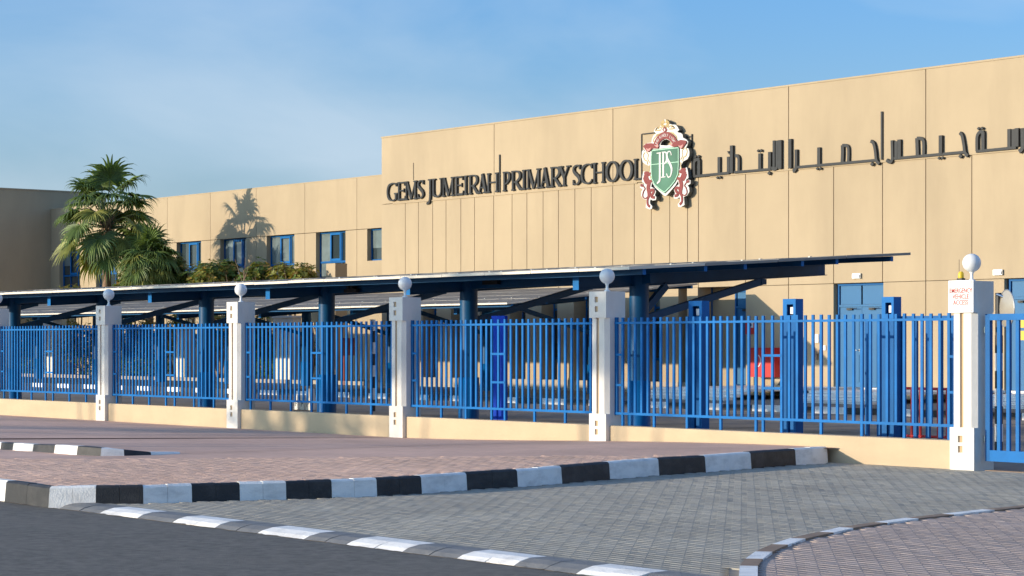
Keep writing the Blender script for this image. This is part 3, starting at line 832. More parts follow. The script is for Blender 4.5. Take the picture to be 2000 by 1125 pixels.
# facade panels with open joints
J = .011
def panels(xs, z0, z1, parent, y=YB, th=.12, m='cream_wall'):
    for i in range(len(xs)-1):
        mb = MB(((xs[i]+xs[i+1])/2, y, z0)); mb.box((xs[i]+J,y,z0),(xs[i+1]-J,y+th,z1), random.random())
        o = mb.build('wall_panel', m, parent)
        md = o.modifiers.new('b','BEVEL'); md.width = .006; md.segments = 1
up = [745,965,1197,1540,1808,2170,2600]
ux = [XR(p,YB) for p in up]; ux[0] = XL; ux[-1] = XRR
panels(ux, ZL, ZT, hall)
lo = [791.5,817,845,871,900,926.6,964,1000,1029,1060.6,1090.5,1122.7,1154.6,1196.5,1238.7,1272,1308,1342.7,1364,1456,1540,1628,1723.5,1808,1898,2005,2130,2270]
lx = [XL] + [XR(p,YB) for p in lo] + [XRR]
panels(lx, ZH, ZL-.016, hall)
gl = [1456,1540,1628.5]; panels([XR(p,YB) for p in gl], .0, ZH-.012, hall)
gl = [1724.5,1808,1898,1962]; panels([XR(p,YB) for p in gl], .0, ZH-.012, hall)
gl = [2060,2130,2270]; panels([XR(p,YB) for p in gl]+[XRR], .0, ZH-.012, hall)
# coping
wbox(XL-.02,YB-.015,ZT+.001,XRR+.3,YB+.45,ZT+.05,'coping','cream_wall')
# raised ledge strip below the lettering
wbox(XR(768,YB),YB-.028,ZL-.035,XR(1245,YB),YB-.001,ZL+.0,'ledge','cream_wall')
wbox(XR(1388,YB),YB-.028,ZL-.035,XR(2300,YB),YB-.001,ZL+.0,'ledge','cream_wall')

# double door
dx0, dx1 = XR(1630,YB), XR(1723,YB)
def door(x0,x1,z0,z1,yy,leaves,trans,cat_parent,stick=False):
    d = empty('double_door' if leaves == 2 else 'door', Vector((x0,yy,z0))-Vector(cat_parent.location)); d.parent = cat_parent
    w = x1-x0; h = z1-z0
    def pb(a,c,name,m): 
        mb = MB(); mb.box(a,c); return link(name, mb.mesh(name,m), d)
    pb((0,-.03,0),(.06,.05,h),'frame','blue_paint_dark'); pb((w-.06,-.03,0),(w,.05,h),'frame','blue_paint_dark'); pb((.06,-.03,h-.06),(w-.06,.05,h),'frame','blue_paint_dark')
    hl = h-trans if trans else h-.06
    if trans: pb((.06,-.032,hl-.03),(w-.06,.05,hl+.03),'transom_bar','door_blue')
    lw = (w-.12)/leaves
    for k in range(leaves):
        a = .06+lw*k
        l = pb((a+.005,0,.01),(a+lw-.005,.04,hl-.035),'leaf','door_blue')
        for (p0,p1,q0,q1) in ((.1,lw-.1,.15,.9),(.1,lw-.1,1.05,hl-.25)):
            mb = MB(); mb.box((a+p0,-.012,q0),(a+p1,-.001,q1)); link('door_panel', mb.mesh('door_panel','door_blue'), d)
        if trans:
            pb((a+.03,0,hl+.035),(a+lw-.03,.03,h-.065),'transom_panel','door_blue')
        mb = MB(); mb.box((a+lw*.35,-.05,hl-.12),(a+lw*.6,-.012,hl-.06)); mb.bar((a+lw*.5,-.06,hl-.08),(a+lw*.9,-.12,hl-.07),.02,.015); link('door_closer', mb.mesh('door_closer','black_plastic'), d)
    mb = MB(); xx = .06+lw*(1 if leaves == 2 else .85); mb.box((xx-.09,-.03,1.0),(xx-.05,0,1.06)); mb.tube([(xx-.07,-.03,1.03),(xx-.07,-.07,1.03),(xx-.19,-.07,1.03)],.01,8); link('handle', mb.mesh('handle','chrome'), d)
    if leaves == 2:
        mb = MB(); mb.box((.06+lw*1.32,-.016,1.02),(.06+lw*1.42,-.0125,1.26)); link('sticker', mb.mesh('sticker','sign_white'), d)
    if stick:
        for z in (1.3,1.62):
            mb = MB(); mb.box((.30,-.016,z),(.48,-.0125,z+.24)); link('sticker', mb.mesh('sticker','yellow_plastic'), d)
    return d
door(dx0,dx1,.40,ZH-.01,YB+.16,2,.62,hall)
door(XR(1964,YB),XR(2055,YB),.40,ZH-.01,YB+.16,2,.5,hall,True)
wbox(XR(1962,YB)-.02,YB+.4,0,XR(2060,YB),YB+.6,ZH-.002,'backing_wall','cream_wall_joint')
wbox(dx0,YB+.0,0.13,dx1,YB+.38,.40,'door_sill','steps_white')
wbox(XR(1964,YB),YB+.0,0.13,XR(2055,YB),YB+.38,.40,'door_sill','steps_white')

# recess with blue door between the pier and the lit wall
RD = .62
wbox(XP-.001,YB+RD,.0,XREC,YB+RD+.2,ZH,'recess_wall','cream_wall')
wbox(XP-.3,YB+.4,ZH+.002,XREC+.3,YB+RD+.2,ZH+.1,'soffit','cream_wall')
wbox(XREC+.003,YB+.125,.0,XREC+.2,YB+RD+.2,ZH-.003,'recess_cheek','cream_wall')
door(XR(1413,YB),XREC-.02,.40,ZH-.1,YB+.5,1,.5,hall)
wbox(XR(1413,YB)-.01,YB+.561,.13,XREC-.002,YB+.619,ZH-.004,'backing_wall','blue_paint_dark')
# colonnade of piers and narrow blue windows
pitch = .0359; pw = .018
edges = []
r_ = -1.079
while r_ > -1.40: edges.append(r_*YB); r_ -= pitch
xcol = edges[-1] - .5
wbox(xcol,YB+.55,.45,XP,YB+.75,ZH,'rear_window_wall','blue_paint_dark')
wbox(xcol,YB+.4,ZH+.002,XP,YB+.75,ZH+.1,'soffit','cream_wall')
wbox(xcol,YB-.02,.13,XP+.001,YB+.55,.449,'plinth','grey_plinth')
wbox(XL+.02,YB,.13,xcol-.001,YB+.4,ZH-.002,'wall_panel','cream_wall')
for x in edges:
    wbox(x,YB,.451,x+pw*YB,YB+.548,ZH-.002,'pier','cream_wall')
wbox(XR(1342,YB),YB-.003,.451,XP,YB+.548,ZH-.003,'pier','cream_wall')
for i in range(len(edges)):
    x1 = edges[i]; x0 = (edges[i+1] + pw*YB) if i+1 < len(edges) else xcol
    for z0,z1,mm in ((.46,1.12,'curtain_glass'),(1.16,2.7,'glass'),(2.74,3.24,'curtain_glass')):
        mb = MB(((x0+x1)/2,YB+.5,z0)); mb.box((x0+.05,YB+.53,z0+.02),(x1-.05,YB+.545,z1-.02)); mb.build('window_pane',mm,hall)
    mb = MB(((x0+x1)/2,YB+.5,.46))
    for a,c in (((x0+.003,YB+.51,.46),(x0+.05,YB+.549,3.27)),((x1-.05,YB+.51,.46),(x1-.003,YB+.549,3.27)),((x0+.051,YB+.515,1.12),(x1-.051,YB+.549,1.16)),((x0+.051,YB+.515,2.70),(x1-.051,YB+.549,2.74))): mb.box(a,c)
    mb.build('window_frame','blue_paint',hall)
# steps
def steps(px0,px1,label):
    x0,x1 = XR(px0,41),XR(px1,41)
    r = empty('entrance_steps',(x0,39.8,.13)); tag(r,label,'steps','white steps up to the doors')
    n = 4
    for k in range(n):
        for i in range(3):
            a = (x1-x0)*i/3; c = (x1-x0)*(i+1)/3
            mb = MB(); mb.box((a+.003,.32*k,.072*k+.001),(c-.003,.32*(k+1)+(0 if k < n-1 else 3.85),.072*(k+1)-.006)) ; 
            mb.box((a+.003,.32*k-.02,.072*(k+1)-.024),(c-.003,.32*k-.0005,.072*(k+1)-.0065)); link('step',mb.mesh('step','steps_white'),r)
    return r
steps(1290,1478,'white stone steps in front of the recessed blue door, left of the red cabinet')
steps(1592,1765,'white stone steps in front of the blue double door')
steps(1925,2100,'white stone steps behind the vehicle gate at the right photo edge')

# wall lights
for px,py,lb in ((1675,539,'small grey emergency light fixed above the blue double door'),(1951,532,'small grey emergency light on the wall right of the nearest globe lamp')):
    p = PY(px,py,YB); r = empty('wall_light',p); tag(r,lb,'wall light','emergency lights on the wall')
    m = MB(); m.box((-.15,-.06,-.07),(.15,-.001,.07)); link('housing',m.mesh('housing','alu_dull'),r)
    m = MB(); m.box((-.13,-.09,-.05),(.13,-.061,.03)); link('diffuser',m.mesh('diffuser','sign_white'),r)
# red hose cabinet
p0 = PY(1479,736,44.9); p1 = PY(1526,679,44.9)
r = empty('hose_cabinet',(p0.x,44.9,p0.z)); tag(r,'red fire hose cabinet on the cream wall behind the widest railing','fire cabinet')
w,h = p1.x-p0.x,p1.z-p0.z
m = MB(); m.box((0,-.28,0),(w,.09,h)); link('cabinet',m.mesh('cabinet','red_paint'),r)
m = MB(); m.box((.03,-.292,.03),(w-.03,-.281,h-.03)); link('cabinet_door',m.mesh('cabinet_door','red_paint'),r)
m = MB(); m.stroke([(.33*w+.1*cos(a*pi/8),.55*h+.16*sin(a*pi/8)) for a in range(17)],.025,-.2945,-.2925); link('emblem_ring',m.mesh('emblem_ring','sign_white'),r)
m = MB(); m.box((w*.05,-.2,-.62),(w*.05+.03,-.16,-.001)); m.box((w*.9,-.2,-.62),(w*.9+.03,-.16,-.001)); link('stand_leg',m.mesh('stand_leg','black_plastic'),r)
# red fire notice
p = PY(1466,640,YB); r = empty('fire_notice',p); tag(r,'small red and white fire notice on the wall above the red cabinet','notice')
m = MB(); m.box((-.2,-.012,-.19),(.2,-.001,.19)); link('plate',m.mesh('plate','sign_red'),r)
m = MB(); m.box((-.1,-.0145,.0),(.12,-.0125,.16)); link('pictogram_panel',m.mesh('pictogram_panel','sign_white'),r)
m = MB(); m.tube([(.01,-.017,.08),(.01,-.0148,.08)],.05,14); link('pictogram',m.mesh('pictogram','black_plastic'),r)
# intercom and call point
p = PY(1597,668,YB); m = MB(p); m.box((p.x-.07,p.y-.05,p.z-.02),(p.x+.07,p.y-.001,p.z+.22)); tag(m.build('intercom','sign_white'),'white intercom box on the wall left of the blue double door','intercom')
p = PY(1597,690,YB); m = MB(p); m.box((p.x-.1,p.y-.06,p.z-.02),(p.x+.1,p.y-.001,p.z+.1)); m.tube([(p.x,p.y-.05,p.z-.02),(p.x,p.y-.05,p.z-.18)],.035,8); tag(m.build('call_point','kerb_brown'),'orange brown call point box below the white intercom','call point')
p = PY(1611,678,YB); m = MB(p); m.box((p.x-.05,p.y-.03,p.z-.09),(p.x+.05,p.y-.001,p.z+.05)); tag(m.build('switch_box','sign_white'),'tiny white switch box between the intercom and the blue double door','switch')
# small low sign below red cabinet
p = PY(1513,790,43.5); q_ = PY(1527,757,43.5); r = empty('low_notice',(p.x,43.5,.13)); tag(r,'cream low notice with arrow beside the foot of the red cabinet','notice')
m = MB(); m.box((0,0,.05),(q_.x-p.x+.25,.03,.50)); link('plate',m.mesh('plate','cream_wall'),r)
m = MB(); m.prism([(.1,.33),(.2,.45),(.22,.33)],-.004,-.001); m.box((.1,-.004,.2),(.3,-.001,.215)); link('arrow',m.mesh('arrow','black_plastic'),r)
# red guard rail
rg = empty('red_guard_rail',(XR(1764,27),27,0)); tag(rg,'low red steel guard rail behind the right end of the railing','guard rail')
x1 = XR(1850,27)-XR(1764,27); zt = PY(1800,759,27).z
for xa,xb,z in ((0,x1,zt),(0,x1,.12)):
    m = MB(); m.tube([(xa,0,z),(xb,0,z)],.022,8); link('rail',m.mesh('rail','red_paint'),rg)
for k in range(6):
    m = MB(); m.tube([(x1*k/5,0,0),(x1*k/5,0,zt)],.022,8); link('upright',m.mesh('upright','red_paint'),rg)

# ---- striped poles
def striped_pole(x,y,r_,zt,n,label):
    e = empty('striped_pole',(x,y,0)); tag(e,label,'pole','black and white striped poles')
    for k in range(n):
        m = MB(); m.tube([(0,0,zt*k/n),(0,0,zt*(k+1)/n)],r_,16,cap=(k == n-1)); link('band',m.mesh('band','kerb_white' if k % 2 == (1 if zt < 2 else 1) else 'kerb_black'),e)
    return e
p = PY(1951,672,24.2)
sp = striped_pole(p.x,24.2,.055,PY(1951,655,24.2).z+.0,7,'black and white striped pole carrying the round mirror by the vehicle gate')
m = MB(); z = PY(1951,655,24.2).z; m.tube([(0,0,z),(0,0,PY(1951,572,24.2).z)],.05,16); link('upper_pole',m.mesh('upper_pole','black_plastic'),sp)
p = PY(728,672,30); striped_pole(p.x,30,.065,PY(728,632,30).z+.1,8,'black and white striped pole behind the railing with the parking blocks')
# round traffic mirror
c = PY(1966,603,24.1); r = empty('traffic_mirror',c); tag(r,'round convex traffic mirror on the striped pole by the vehicle gate','mirror')
R_ = .26
m = MB(); vs = []; fs = []; rings = 6; seg = 36
rot = Matrix.Rotation(radians(-28),3,'Z')
for i in range(rings+1):
    a = i/rings
    for k in range(seg):
        v = Vector((R_*a*cos(2*pi*k/seg), -.05*(1-a*a), R_*a*sin(2*pi*k/seg))); vs.append(rot@v)
for i in range(rings):
    for k in range(seg): fs.append((i*seg+k,i*seg+(k+1)%seg,(i+1)*seg+(k+1)%seg,(i+1)*seg+k))
m.add(vs,fs,smooth=True); link('dome',m.mesh('dome','mirror_reflect_tone'),r)
m = MB(); m.tube([rot@Vector((R_*cos(2*pi*k/36),0,R_*sin(2*pi*k/36))) for k in range(37)],.009,6); link('rim',m.mesh('rim','alu_dull'),r)
m = MB(); m.tube([(-.2,.05,.2),(-.05,.02,.16)],.02,8); m.tube([(-.2,.05,-.12),(-.05,.02,-.16)],.02,8); link('bracket',m.mesh('bracket','chrome'),r)
# parking blocks lettered F P
for px,ch,tall,lb in ((578,'F',.35,'cream parking marker lettered F, left one behind the low wall'),(590,'P',.36,'cream parking marker lettered P, next to the F one'),(601,'P',.52,'taller cream parking marker lettered P, right one of three')):
    p = G(px,818,0); Y = 29.2
    x = XR(px,Y); r = empty('parking_marker',(x,Y,0)); tag(r,lb,'marker','lettered parking markers')
    m = MB(); hw = .1
    m.prism([(-hw,0),(hw,0),(hw*.62,tall),(-hw*.5,tall)],0,.16); link('block',m.mesh('block','steps_white'),r)
    link('lettering',text_mesh(ch,.2,'lettering','black_plastic',.003),r,(0,-.003,.14))

# ================================================================ LETTERING
H = .655
T = .088; t_ = .05; SF = .05
def glyph(ch, w, h=H):
    """list of (points, widths) in a local x,z frame"""
    out = []
    def stem(x, z0=0, z1=h, wd=T, serif=(1,1), sw=.085):
        out.append(([(x,z0),(x,z1)], wd))
        if serif[0]: out.append(([(x-sw,z0+SF/2),(x+sw,z0+SF/2)], SF))
        if serif[1]: out.append(([(x-sw,z1-SF/2),(x+sw,z1-SF/2)], SF))
    def curve(pts, ws, k=5):
        pp = catmull([(a,b,c) for (a,b),c in zip(pts,ws)],k); out.append(([(a,b) for a,b,c in pp],[c for a,b,c in pp]))
    if ch == 'G':
        curve([(w-.05,h*.80),(w*.80,h-.045),(w*.52,h-.028),(w*.2,h*.83),(.06,h*.5),(.16*w+.03,h*.18),(w*.5,.028),(w*.78,.05),(w-.08,.11)],[.05,.045,.05,.09,T,.09,.05,.05,.07])
        stem(w-.085,.04,h*.44,.10,(0,1),.10); out.append(([(w-.05,h*.80),(w-.05,h-.02)],.05))
    elif ch == 'E':
        stem(.12); out.append(([(.12,h-.028),(w-.05,h-.028)],.05)); out.append(([(.12,.036),(w-.03,.036)],.072)); out.append(([(.12,h*.53),(w-.1,h*.53)],.05))
        out.append(([(w-.06,h-.01),(w-.05,h*.78)],[.055,.03])); out.append(([(w-.05,.01),(w-.02,h*.24)],[.055,.03])); out.append(([(w-.1,h*.42),(w-.1,h*.64)],.035))
    elif ch == 'M':
        stem(.10,wd=.055,serif=(1,1),sw=.085); stem(w-.12,wd=T,sw=.1)
        out.append(([(.12,h-.03),(w*.5,.02)],.105)); out.append(([(w-.13,h-.03),(w*.5,.02)],.05))
    elif ch == 'S':
        curve([(w-.06,h*.78),(w*.78,h-.05),(w*.5,h-.028),(w*.2,h*.86),(w*.17,h*.70),(w*.4,h*.55),(w*.72,h*.40),(w*.86,h*.22),(w*.66,.05),(w*.45,.028),(w*.2,.06),(.05,h*.22)],[.05,.045,.05,.08,.095,.11,.115,.095,.06,.05,.05,.05])
        out.append(([(w-.05,h*.75),(w-.05,h-.01)],.04)); out.append(([(.04,.01),(.04,h*.27)],.04))
    elif ch == 'J':
        curve([(w*.62,h),(w*.62,h*.3),(w*.6,0),(w*.45,-.14),(w*.1,-.19)],[T,T,T,.085,.05]); out.append(([(w*.62-.12,h-SF/2),(w*.62+.12,h-SF/2)],SF))
        out.append(([(w*.02,-.16),(w*.18,-.19)],.09))
    elif ch == 'U':
        curve([(.1,h),(.1,h*.35),(.14,h*.12),(w*.5,.028),(w-.16,h*.12),(w-.1,h*.35),(w-.1,h)],[T,T,.1,.055,.06,.055,.055])
        out.append(([(0,h-SF/2),(.21,h-SF/2)],SF)); out.append(([(w-.19,h-SF/2),(w,h-SF/2)],SF))
    elif ch == 'I': stem(w/2)
    elif ch in 'RP':
        stem(.12); b0 = h*.44 if ch == 'R' else h*.40
        curve([(.12,h-.026),(w*.55,h-.028),(w*.80,h*.86),(w*.80,h*.62),(w*.5,b0),(.14,b0)],[.045,.055,.10,.10,.055,.045])
        if ch == 'R': out.append(([(w*.45,b0),(w-.09,.04),(w+.02,.03)],[.10,.11,.05]))
    elif ch == 'A':
        out.append(([(.1,.02),(w*.5,h)],.052)); out.append(([(w*.47,h),(w-.1,.02)],.118)); out.append(([(w*.26,h*.30),(w*.74,h*.30)],.045))
        out.append(([(0,SF/2),(.2,SF/2)],SF)); out.append(([(w-.22,SF/2),(w+.01,SF/2)],SF))
    elif ch == 'H':
        stem(.12); stem(w-.12); out.append(([(.12,h*.52),(w-.12,h*.52)],.05))
    elif ch == 'Y':
        out.append(([(.1,h-.02),(w*.5,h*.42)],.115)); out.append(([(w-.09,h-.02),(w*.5,h*.42)],.052)); stem(w*.5,0,h*.47,T,(1,0))
        out.append(([(0,h-SF/2),(.22,h-SF/2)],SF)); out.append(([(w-.19,h-SF/2),(w+.01,h-SF/2)],SF))
    elif ch == 'C':
        curve([(w-.05,h*.78),(w*.80,h-.05),(w*.54,h-.028),(w*.22,h*.83),(.06,h*.5),(w*.2,h*.17),(w*.54,.028),(w*.82,.06),(w-.03,h*.22)],[.05,.045,.05,.09,T,.09,.05,.045,.05])
        out.append(([(w-.05,h*.74),(w-.05,h-.01)],.045))
    elif ch == 'O':
        pts = [(w*.5+(w*.5-.055)*sin(a), h*.5-(h*.5-.026)*cos(a)) for a in [2*pi*k/20 for k in range(21)]]
        out.append((pts,[.05+.065*abs(sin(2*pi*k/20)) for k in range(21)]))
    elif ch == 'L':
        stem(.12); out.append(([(.12,.028),(w-.04,.028)],.055)); out.append(([(w-.05,.01),(w-.01,h*.26)],[.055,.03]))
    return out
sign = empty('school_name_lettering', (XR(757,YB), YB-.08, ZL)); tag(sign, 'dark raised serif capitals naming the school on the tall cream wall', 'lettering')
LET = [('G',754.3,775),('E',774.5,790.5),('M',789.5,813.8),('S',814,827.5),('J',832.5,843.5),('U',842.5,864),('M',862,887),('E',886.5,904),('I',903.5,914),('R',913.5,934),('A',932,951),('H',949,973.5),
       ('P',980,996.5),('R',996.5,1018),('I',1016.5,1028),('M',1027,1055),('A',1053,1073.5),('R',1073,1095),('Y',1089.5,1112.5),('S',1117,1133.5),('C',1133,1157),('H',1155.5,1182),('O',1181.8,1208.5),('O',1208.8,1235.8),('L',1235.5,1254)]
yfront = YB-.075
for ch,a,c in LET:
    x0,x1 = XR(a,yfront),XR(c,yfront); w = x1-x0
    mb = MB((x0,yfront,ZL)); zb_ = ZL+.07
    for k,(pts,ws) in enumerate(glyph(ch,w)):
        pts = [(x0+p[0],zb_+p[1]) for p in pts]
        mb.stroke(pts,ws,yfront+.0025*k,YB-.012+.0005*k)
    mb.build('letter','letter_dark',sign)
for px,y0,y1,wd in ((977,302,376,.05),(808,318,352,.012),(1254,262,345,.03),(1352.5,262,342,.045),(1723.8,218,312,.06)):
    p = PY(px,y1,YB); q = PY(px,y0,YB); m = MB(p); m.box((p.x-wd/2,YB-.015-wd*.5,p.z),(p.x+wd/2,YB-.01,q.z)); m.build('vertical_bar','letter_dark',sign)

# Arabic name: strokes measured on the wall plane
ar = empty('arabic_name_lettering', (XR(1355,YB), YB-.08, ZL)); tag(ar, 'dark raised Arabic lettering on the tall cream wall right of the crest', 'lettering')
YA = YB-.08
def zA(x,y): return (1340+x/9.09, 240+y/9.09)
def zB(x,y): return (1500+x/3.516, 100+y/3.516)
def astroke(ptsxy, wpx, conv, name='letter_stroke', k=[0]):
    pts = [PY(*conv(x,y),YA) for x,y in ptsxy]; pts = [(p.x,p.z) for p in pts]
    scale = wpx*.72
    k[0] = (k[0]+1) % 7
    mb = MB((pts[0][0],YA,pts[0][1])); mb.stroke(pts,scale,YA+.003*k[0],YB-.012+.0005*k[0]); mb.build(name,'letter_dark',ar)
def dots(x,y,conv,n=2,wd=.1):
    p = PY(*conv(x,y),YA)
    mb = MB((p.x,YA,p.z))
    for i in range(n):
        cx_ = p.x+(i-(n-1)/2)*wd*1.15
        mb.prism([(cx_-wd/2,p.z),(cx_,p.z-wd*.42),(cx_+wd/2,p.z),(cx_,p.z+wd*.42)],YA,YB-.02)
    mb.build('dot','letter_dark',ar)
def vbar(x,y0,y1,conv,w=.155): astroke([(x,y0),(x,y1)],w,conv)
astroke(catmull([(140,940),(135,740),(150,675),(190,648),(232,655)],5),.13,zA); vbar(222,655,930,zA); dots(190,597,zA,2,.11)
astroke([(112,950),(752,888)],.105,zA); vbar(575,605,915,zA); dots(575,970,zA)
vbar(740,600,895,zA); astroke([(722,512),(748,508),(738,535),(768,548),(762,566)],.05,zA); vbar(802,400,890,zA,.17)
astroke(catmull([(862,583),(900,585),(925,620),(930,700),(928,860)],5),.13,zA); astroke([(845,877),(1500,820)],.10,zA)
vbar(1300,540,845,zA); dots(1300,493,zA); vbar(1473,515,828,zA); dots(1470,892,zA,1,.14)
astroke(catmull([(1502,790),(1540,822),(1580,812),(1602,770),(1602,600),(1602,312)],5),.12,zA); vbar(1546,312,800,zA,.12); vbar(1660,305,815,zA,.19)
vbar(1838,285,805,zA,.17)
astroke(catmull([(190,675),(190,770),(186,808),(168,824)],4),.14,zB); astroke([(190,797),(735,748)],.10,zB); vbar(345,660,785,zB); dots(347,806,zB)
astroke(catmull([(505,768),(508,700),(507,645)],3),.15,zB); astroke(catmull([(505,647),(535,648),(548,672),(547,765)],4),.12,zB)
astroke(catmull([(703,617),(722,632),(734,680),(742,748),(762,774)],4),.12,zB); dots(713,775,zB,1,.14)
astroke(catmull([(812,746),(832,762),(850,745),(851,700),(849,612)],4),.12,zB); vbar(876,618,738,zB,.13); vbar(898,606,736,zB,.17)
astroke([(850,738),(1345,692)],.10,zB); astroke(catmull([(1022,716),(1020,650),(1018,596)],3),.15,zB); astroke(catmull([(1018,598),(1048,600),(1064,625),(1064,708)],4),.13,zB)
vbar(1183,578,705,zB,.16); dots(1184,733,zB); astroke(catmull([(1314,560),(1330,580),(1342,640),(1350,695),(1370,720)],4),.12,zB); dots(1320,721,zB,1,.14)
astroke(catmull([(1432,686),(1432,600),(1440,568),(1458,553),(1480,556)],5),.12,zB); vbar(1473,556,682,zB,.15); dots(1456,530,zB)
astroke([(1425,688),(1700,661)],.10,zB); vbar(1651,534,665,zB,.14); vbar(1680,534,662,zB,.14); vbar(1706,528,655,zB,.17)
astroke(catmull([(1745,528),(1747,620),(1745,665),(1722,690)],4),.15,zB)
astroke(catmull([(1815,540),(1850,580),(1860,640),(1800,655)],4),.13,zB); vbar(1960,525,640,zB,.15); astroke([(1930,645),(2060,632)],.10,zB)

# ================================================================ CREST
crest = empty('school_crest', (XR(1301,YB), YB-.3, PY(1301,330,YB).z)); tag(crest, 'raised school crest with green shield, red ribbon and two red lions', 'crest')
YS = YB-.21
def q4(x,y):
    p = PY(1220+x/4.89,200+y/4.89,YS); return (p.x,p.z)
u0 = q4(387,500)[0]
def mirror(pts): return [(2*u0-x,z) for x,z in pts]
def cprism(pts,ya,yb,name,m,holes=()):
    mb = MB((pts[0][0],ya,pts[0][1])); mb.prism(pts,ya,yb,holes); return mb.build(name,m,crest)
def cstroke(pts,w,ya,yb,name,m):
    mb = MB((pts[0][0],ya,pts[0][1])); mb.stroke(pts,w,ya,yb); return mb.build(name,m,crest)
Aout = [(385,160),(408,178),(425,205),(452,212),(488,214),(505,235),(520,262),(500,284),(535,292),(552,306),(556,336),(590,355),(606,376),(598,410),(580,442),(606,436),(618,470),(616,510),(600,540),(556,566),(540,600),(534,660),(520,730),(485,792),(405,884),(387,895),(362,880),(290,812),(250,745),(238,660),(232,606),(200,592),(172,570),(162,520),(166,470),(178,452),(200,474),(182,436),(184,405),(215,388),(256,384),(262,345),(278,312),(300,296),(278,276),(296,244),(340,228),(352,190)]
hole = [(340,408),(352,378),(375,358),(400,352),(425,362),(445,382),(455,402),(400,412)]
outer = [q4(*p) for p in Aout]; hl = [q4(*p) for p in hole]
cprism(outer,YS,YS+.016,'white_face','crest_white',[hl])
def shrink(pts,f):
    cx_ = sum(p[0] for p in pts)/len(pts); cz = sum(p[1] for p in pts)/len(pts); return [(cx_+(x-cx_)*f,cz+(z-cz)*f) for x,z in pts]
cprism(shrink(outer,.992),YS+.017,YB-.06,'side_return','crest_side',[shrink(hl,1.01)])
LW = [(182,658),(215,668),(240,684),(250,662),(270,668),(292,700),(285,738),(262,768),(256,805),(285,822),(302,850),(290,885),(305,905),(300,932),(272,938),(250,925),(243,945),(246,968),(266,992),(262,1015),(240,1022),(204,1006),(210,930),(182,922),(160,890),(162,850),(176,828),(150,816),(150,782),(175,776),(192,790),(186,768),(168,760),(172,705)]
for f in (lambda q: q, mirror):
    lw_ = f([q4(*p) for p in LW])
    cprism(lw_,YS-.012,YS+.004,'lion_plate','crest_white')
    cprism(shrink(lw_,.985),YS+.005 if f is mirror else YS+.0052,YB-.08,'side_return','crest_side')
    ls = lambda pts,w,name='lion_limb',k=0: cstroke(f([q4(a,b) for a,b in catmull(pts,4)]),w,YS-.018-.002*k,YS-.0125,name,'crest_red')
    ls([(192,690),(215,680),(232,690),(236,705)],.14,'lion_head',1)
    ls([(205,690),(212,725),(230,760)],[.2*(1-.03*i) for i in range(9)],'lion_mane',2)
    ls([(188,715),(196,745),(215,775)],.08,'lion_mane',3)
    ls([(225,750),(255,752),(280,725),(272,690),(252,668)],.085,'lion_limb',4)
    ls([(240,760),(230,815),(238,860),(240,900)],.15,'lion_body',5)
    ls([(240,890),(224,930),(226,975),(246,996)],.075,'lion_limb',6)
    ls([(244,848),(272,834),(284,850),(264,890),(268,905),(292,908)],.085,'lion_limb',7)
    ls([(228,900),(200,918),(178,895),(186,850),(200,825),(182,800),(160,800)],.032,'lion_tail',8)
    ls([(158,795),(172,790),(180,800)],.07,'lion_tail',9)
    cprism(f([q4(a,b) for a,b in ((246,706),(268,700),(266,722),(250,728))]),YS-.0165,YS-.0125,'torch_cup','crest_gold')
# shield
sh = [(262,460),(270,452),(400,436),(522,424),(526,432),(526,600),(520,690),(488,758),(440,818),(388,868),(340,838),(288,790),(262,735),(255,640),(255,520)]
shw = [q4(*p) for p in sh]
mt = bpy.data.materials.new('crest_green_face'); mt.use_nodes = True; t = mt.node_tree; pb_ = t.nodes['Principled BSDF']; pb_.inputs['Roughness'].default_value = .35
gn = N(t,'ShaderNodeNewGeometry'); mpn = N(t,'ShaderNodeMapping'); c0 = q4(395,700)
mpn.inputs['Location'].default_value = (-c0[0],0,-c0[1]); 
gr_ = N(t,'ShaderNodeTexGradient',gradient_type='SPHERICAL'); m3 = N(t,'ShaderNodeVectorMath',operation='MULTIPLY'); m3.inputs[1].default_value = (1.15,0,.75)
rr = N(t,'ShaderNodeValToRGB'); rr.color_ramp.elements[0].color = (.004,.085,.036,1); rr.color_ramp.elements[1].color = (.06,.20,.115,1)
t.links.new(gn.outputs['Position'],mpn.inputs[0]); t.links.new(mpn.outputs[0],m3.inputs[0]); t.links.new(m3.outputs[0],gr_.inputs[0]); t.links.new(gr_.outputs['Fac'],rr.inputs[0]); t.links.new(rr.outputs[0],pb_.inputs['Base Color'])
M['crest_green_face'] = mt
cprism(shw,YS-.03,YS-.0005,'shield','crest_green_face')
ins = shrink(shw,.955); cstroke(ins+[ins[0]],.022,YS-.034,YS-.0305,'shield_line','crest_green_line')
cstroke([q4(258,595),q4(524,568)],.018,YS-.0335,YS-.0305,'shield_seam','crest_green_line')
for nm,sts in (('letter_j',[([(345,480),(345,720),(336,755),(318,776)],[.075,.075,.065,.04]),([(316,487),(366,480)],[.03,.03])]),
               ('letter_p',[([(378,478),(378,712)],[.075,.075]),([(358,480),(398,476),(412,500),(410,560),(384,590)],[.035,.035,.07,.07,.03]),([(358,716),(400,711)],[.03,.03])]),
               ('letter_s',[([(455,505),(447,474),(428,470),(414,498),(420,545),(445,592),(458,640),(448,700),(425,714),(410,680)],[.035,.03,.035,.065,.08,.085,.075,.04,.035,.04])])):
    mb = MB((*[q4(390,600)[0]],YS,q4(390,600)[1]))
    for k,(pts,ws) in enumerate(sts):
        pp = catmull([(a,b,c) for (a,b),c in zip(pts,ws)],4)
        mb.stroke([q4(a,b) for a,b,c in pp],[c for a,b,c in pp],YS-.042-.002*k,YS-.0345)
    mb.build(nm,'crest_white',crest)
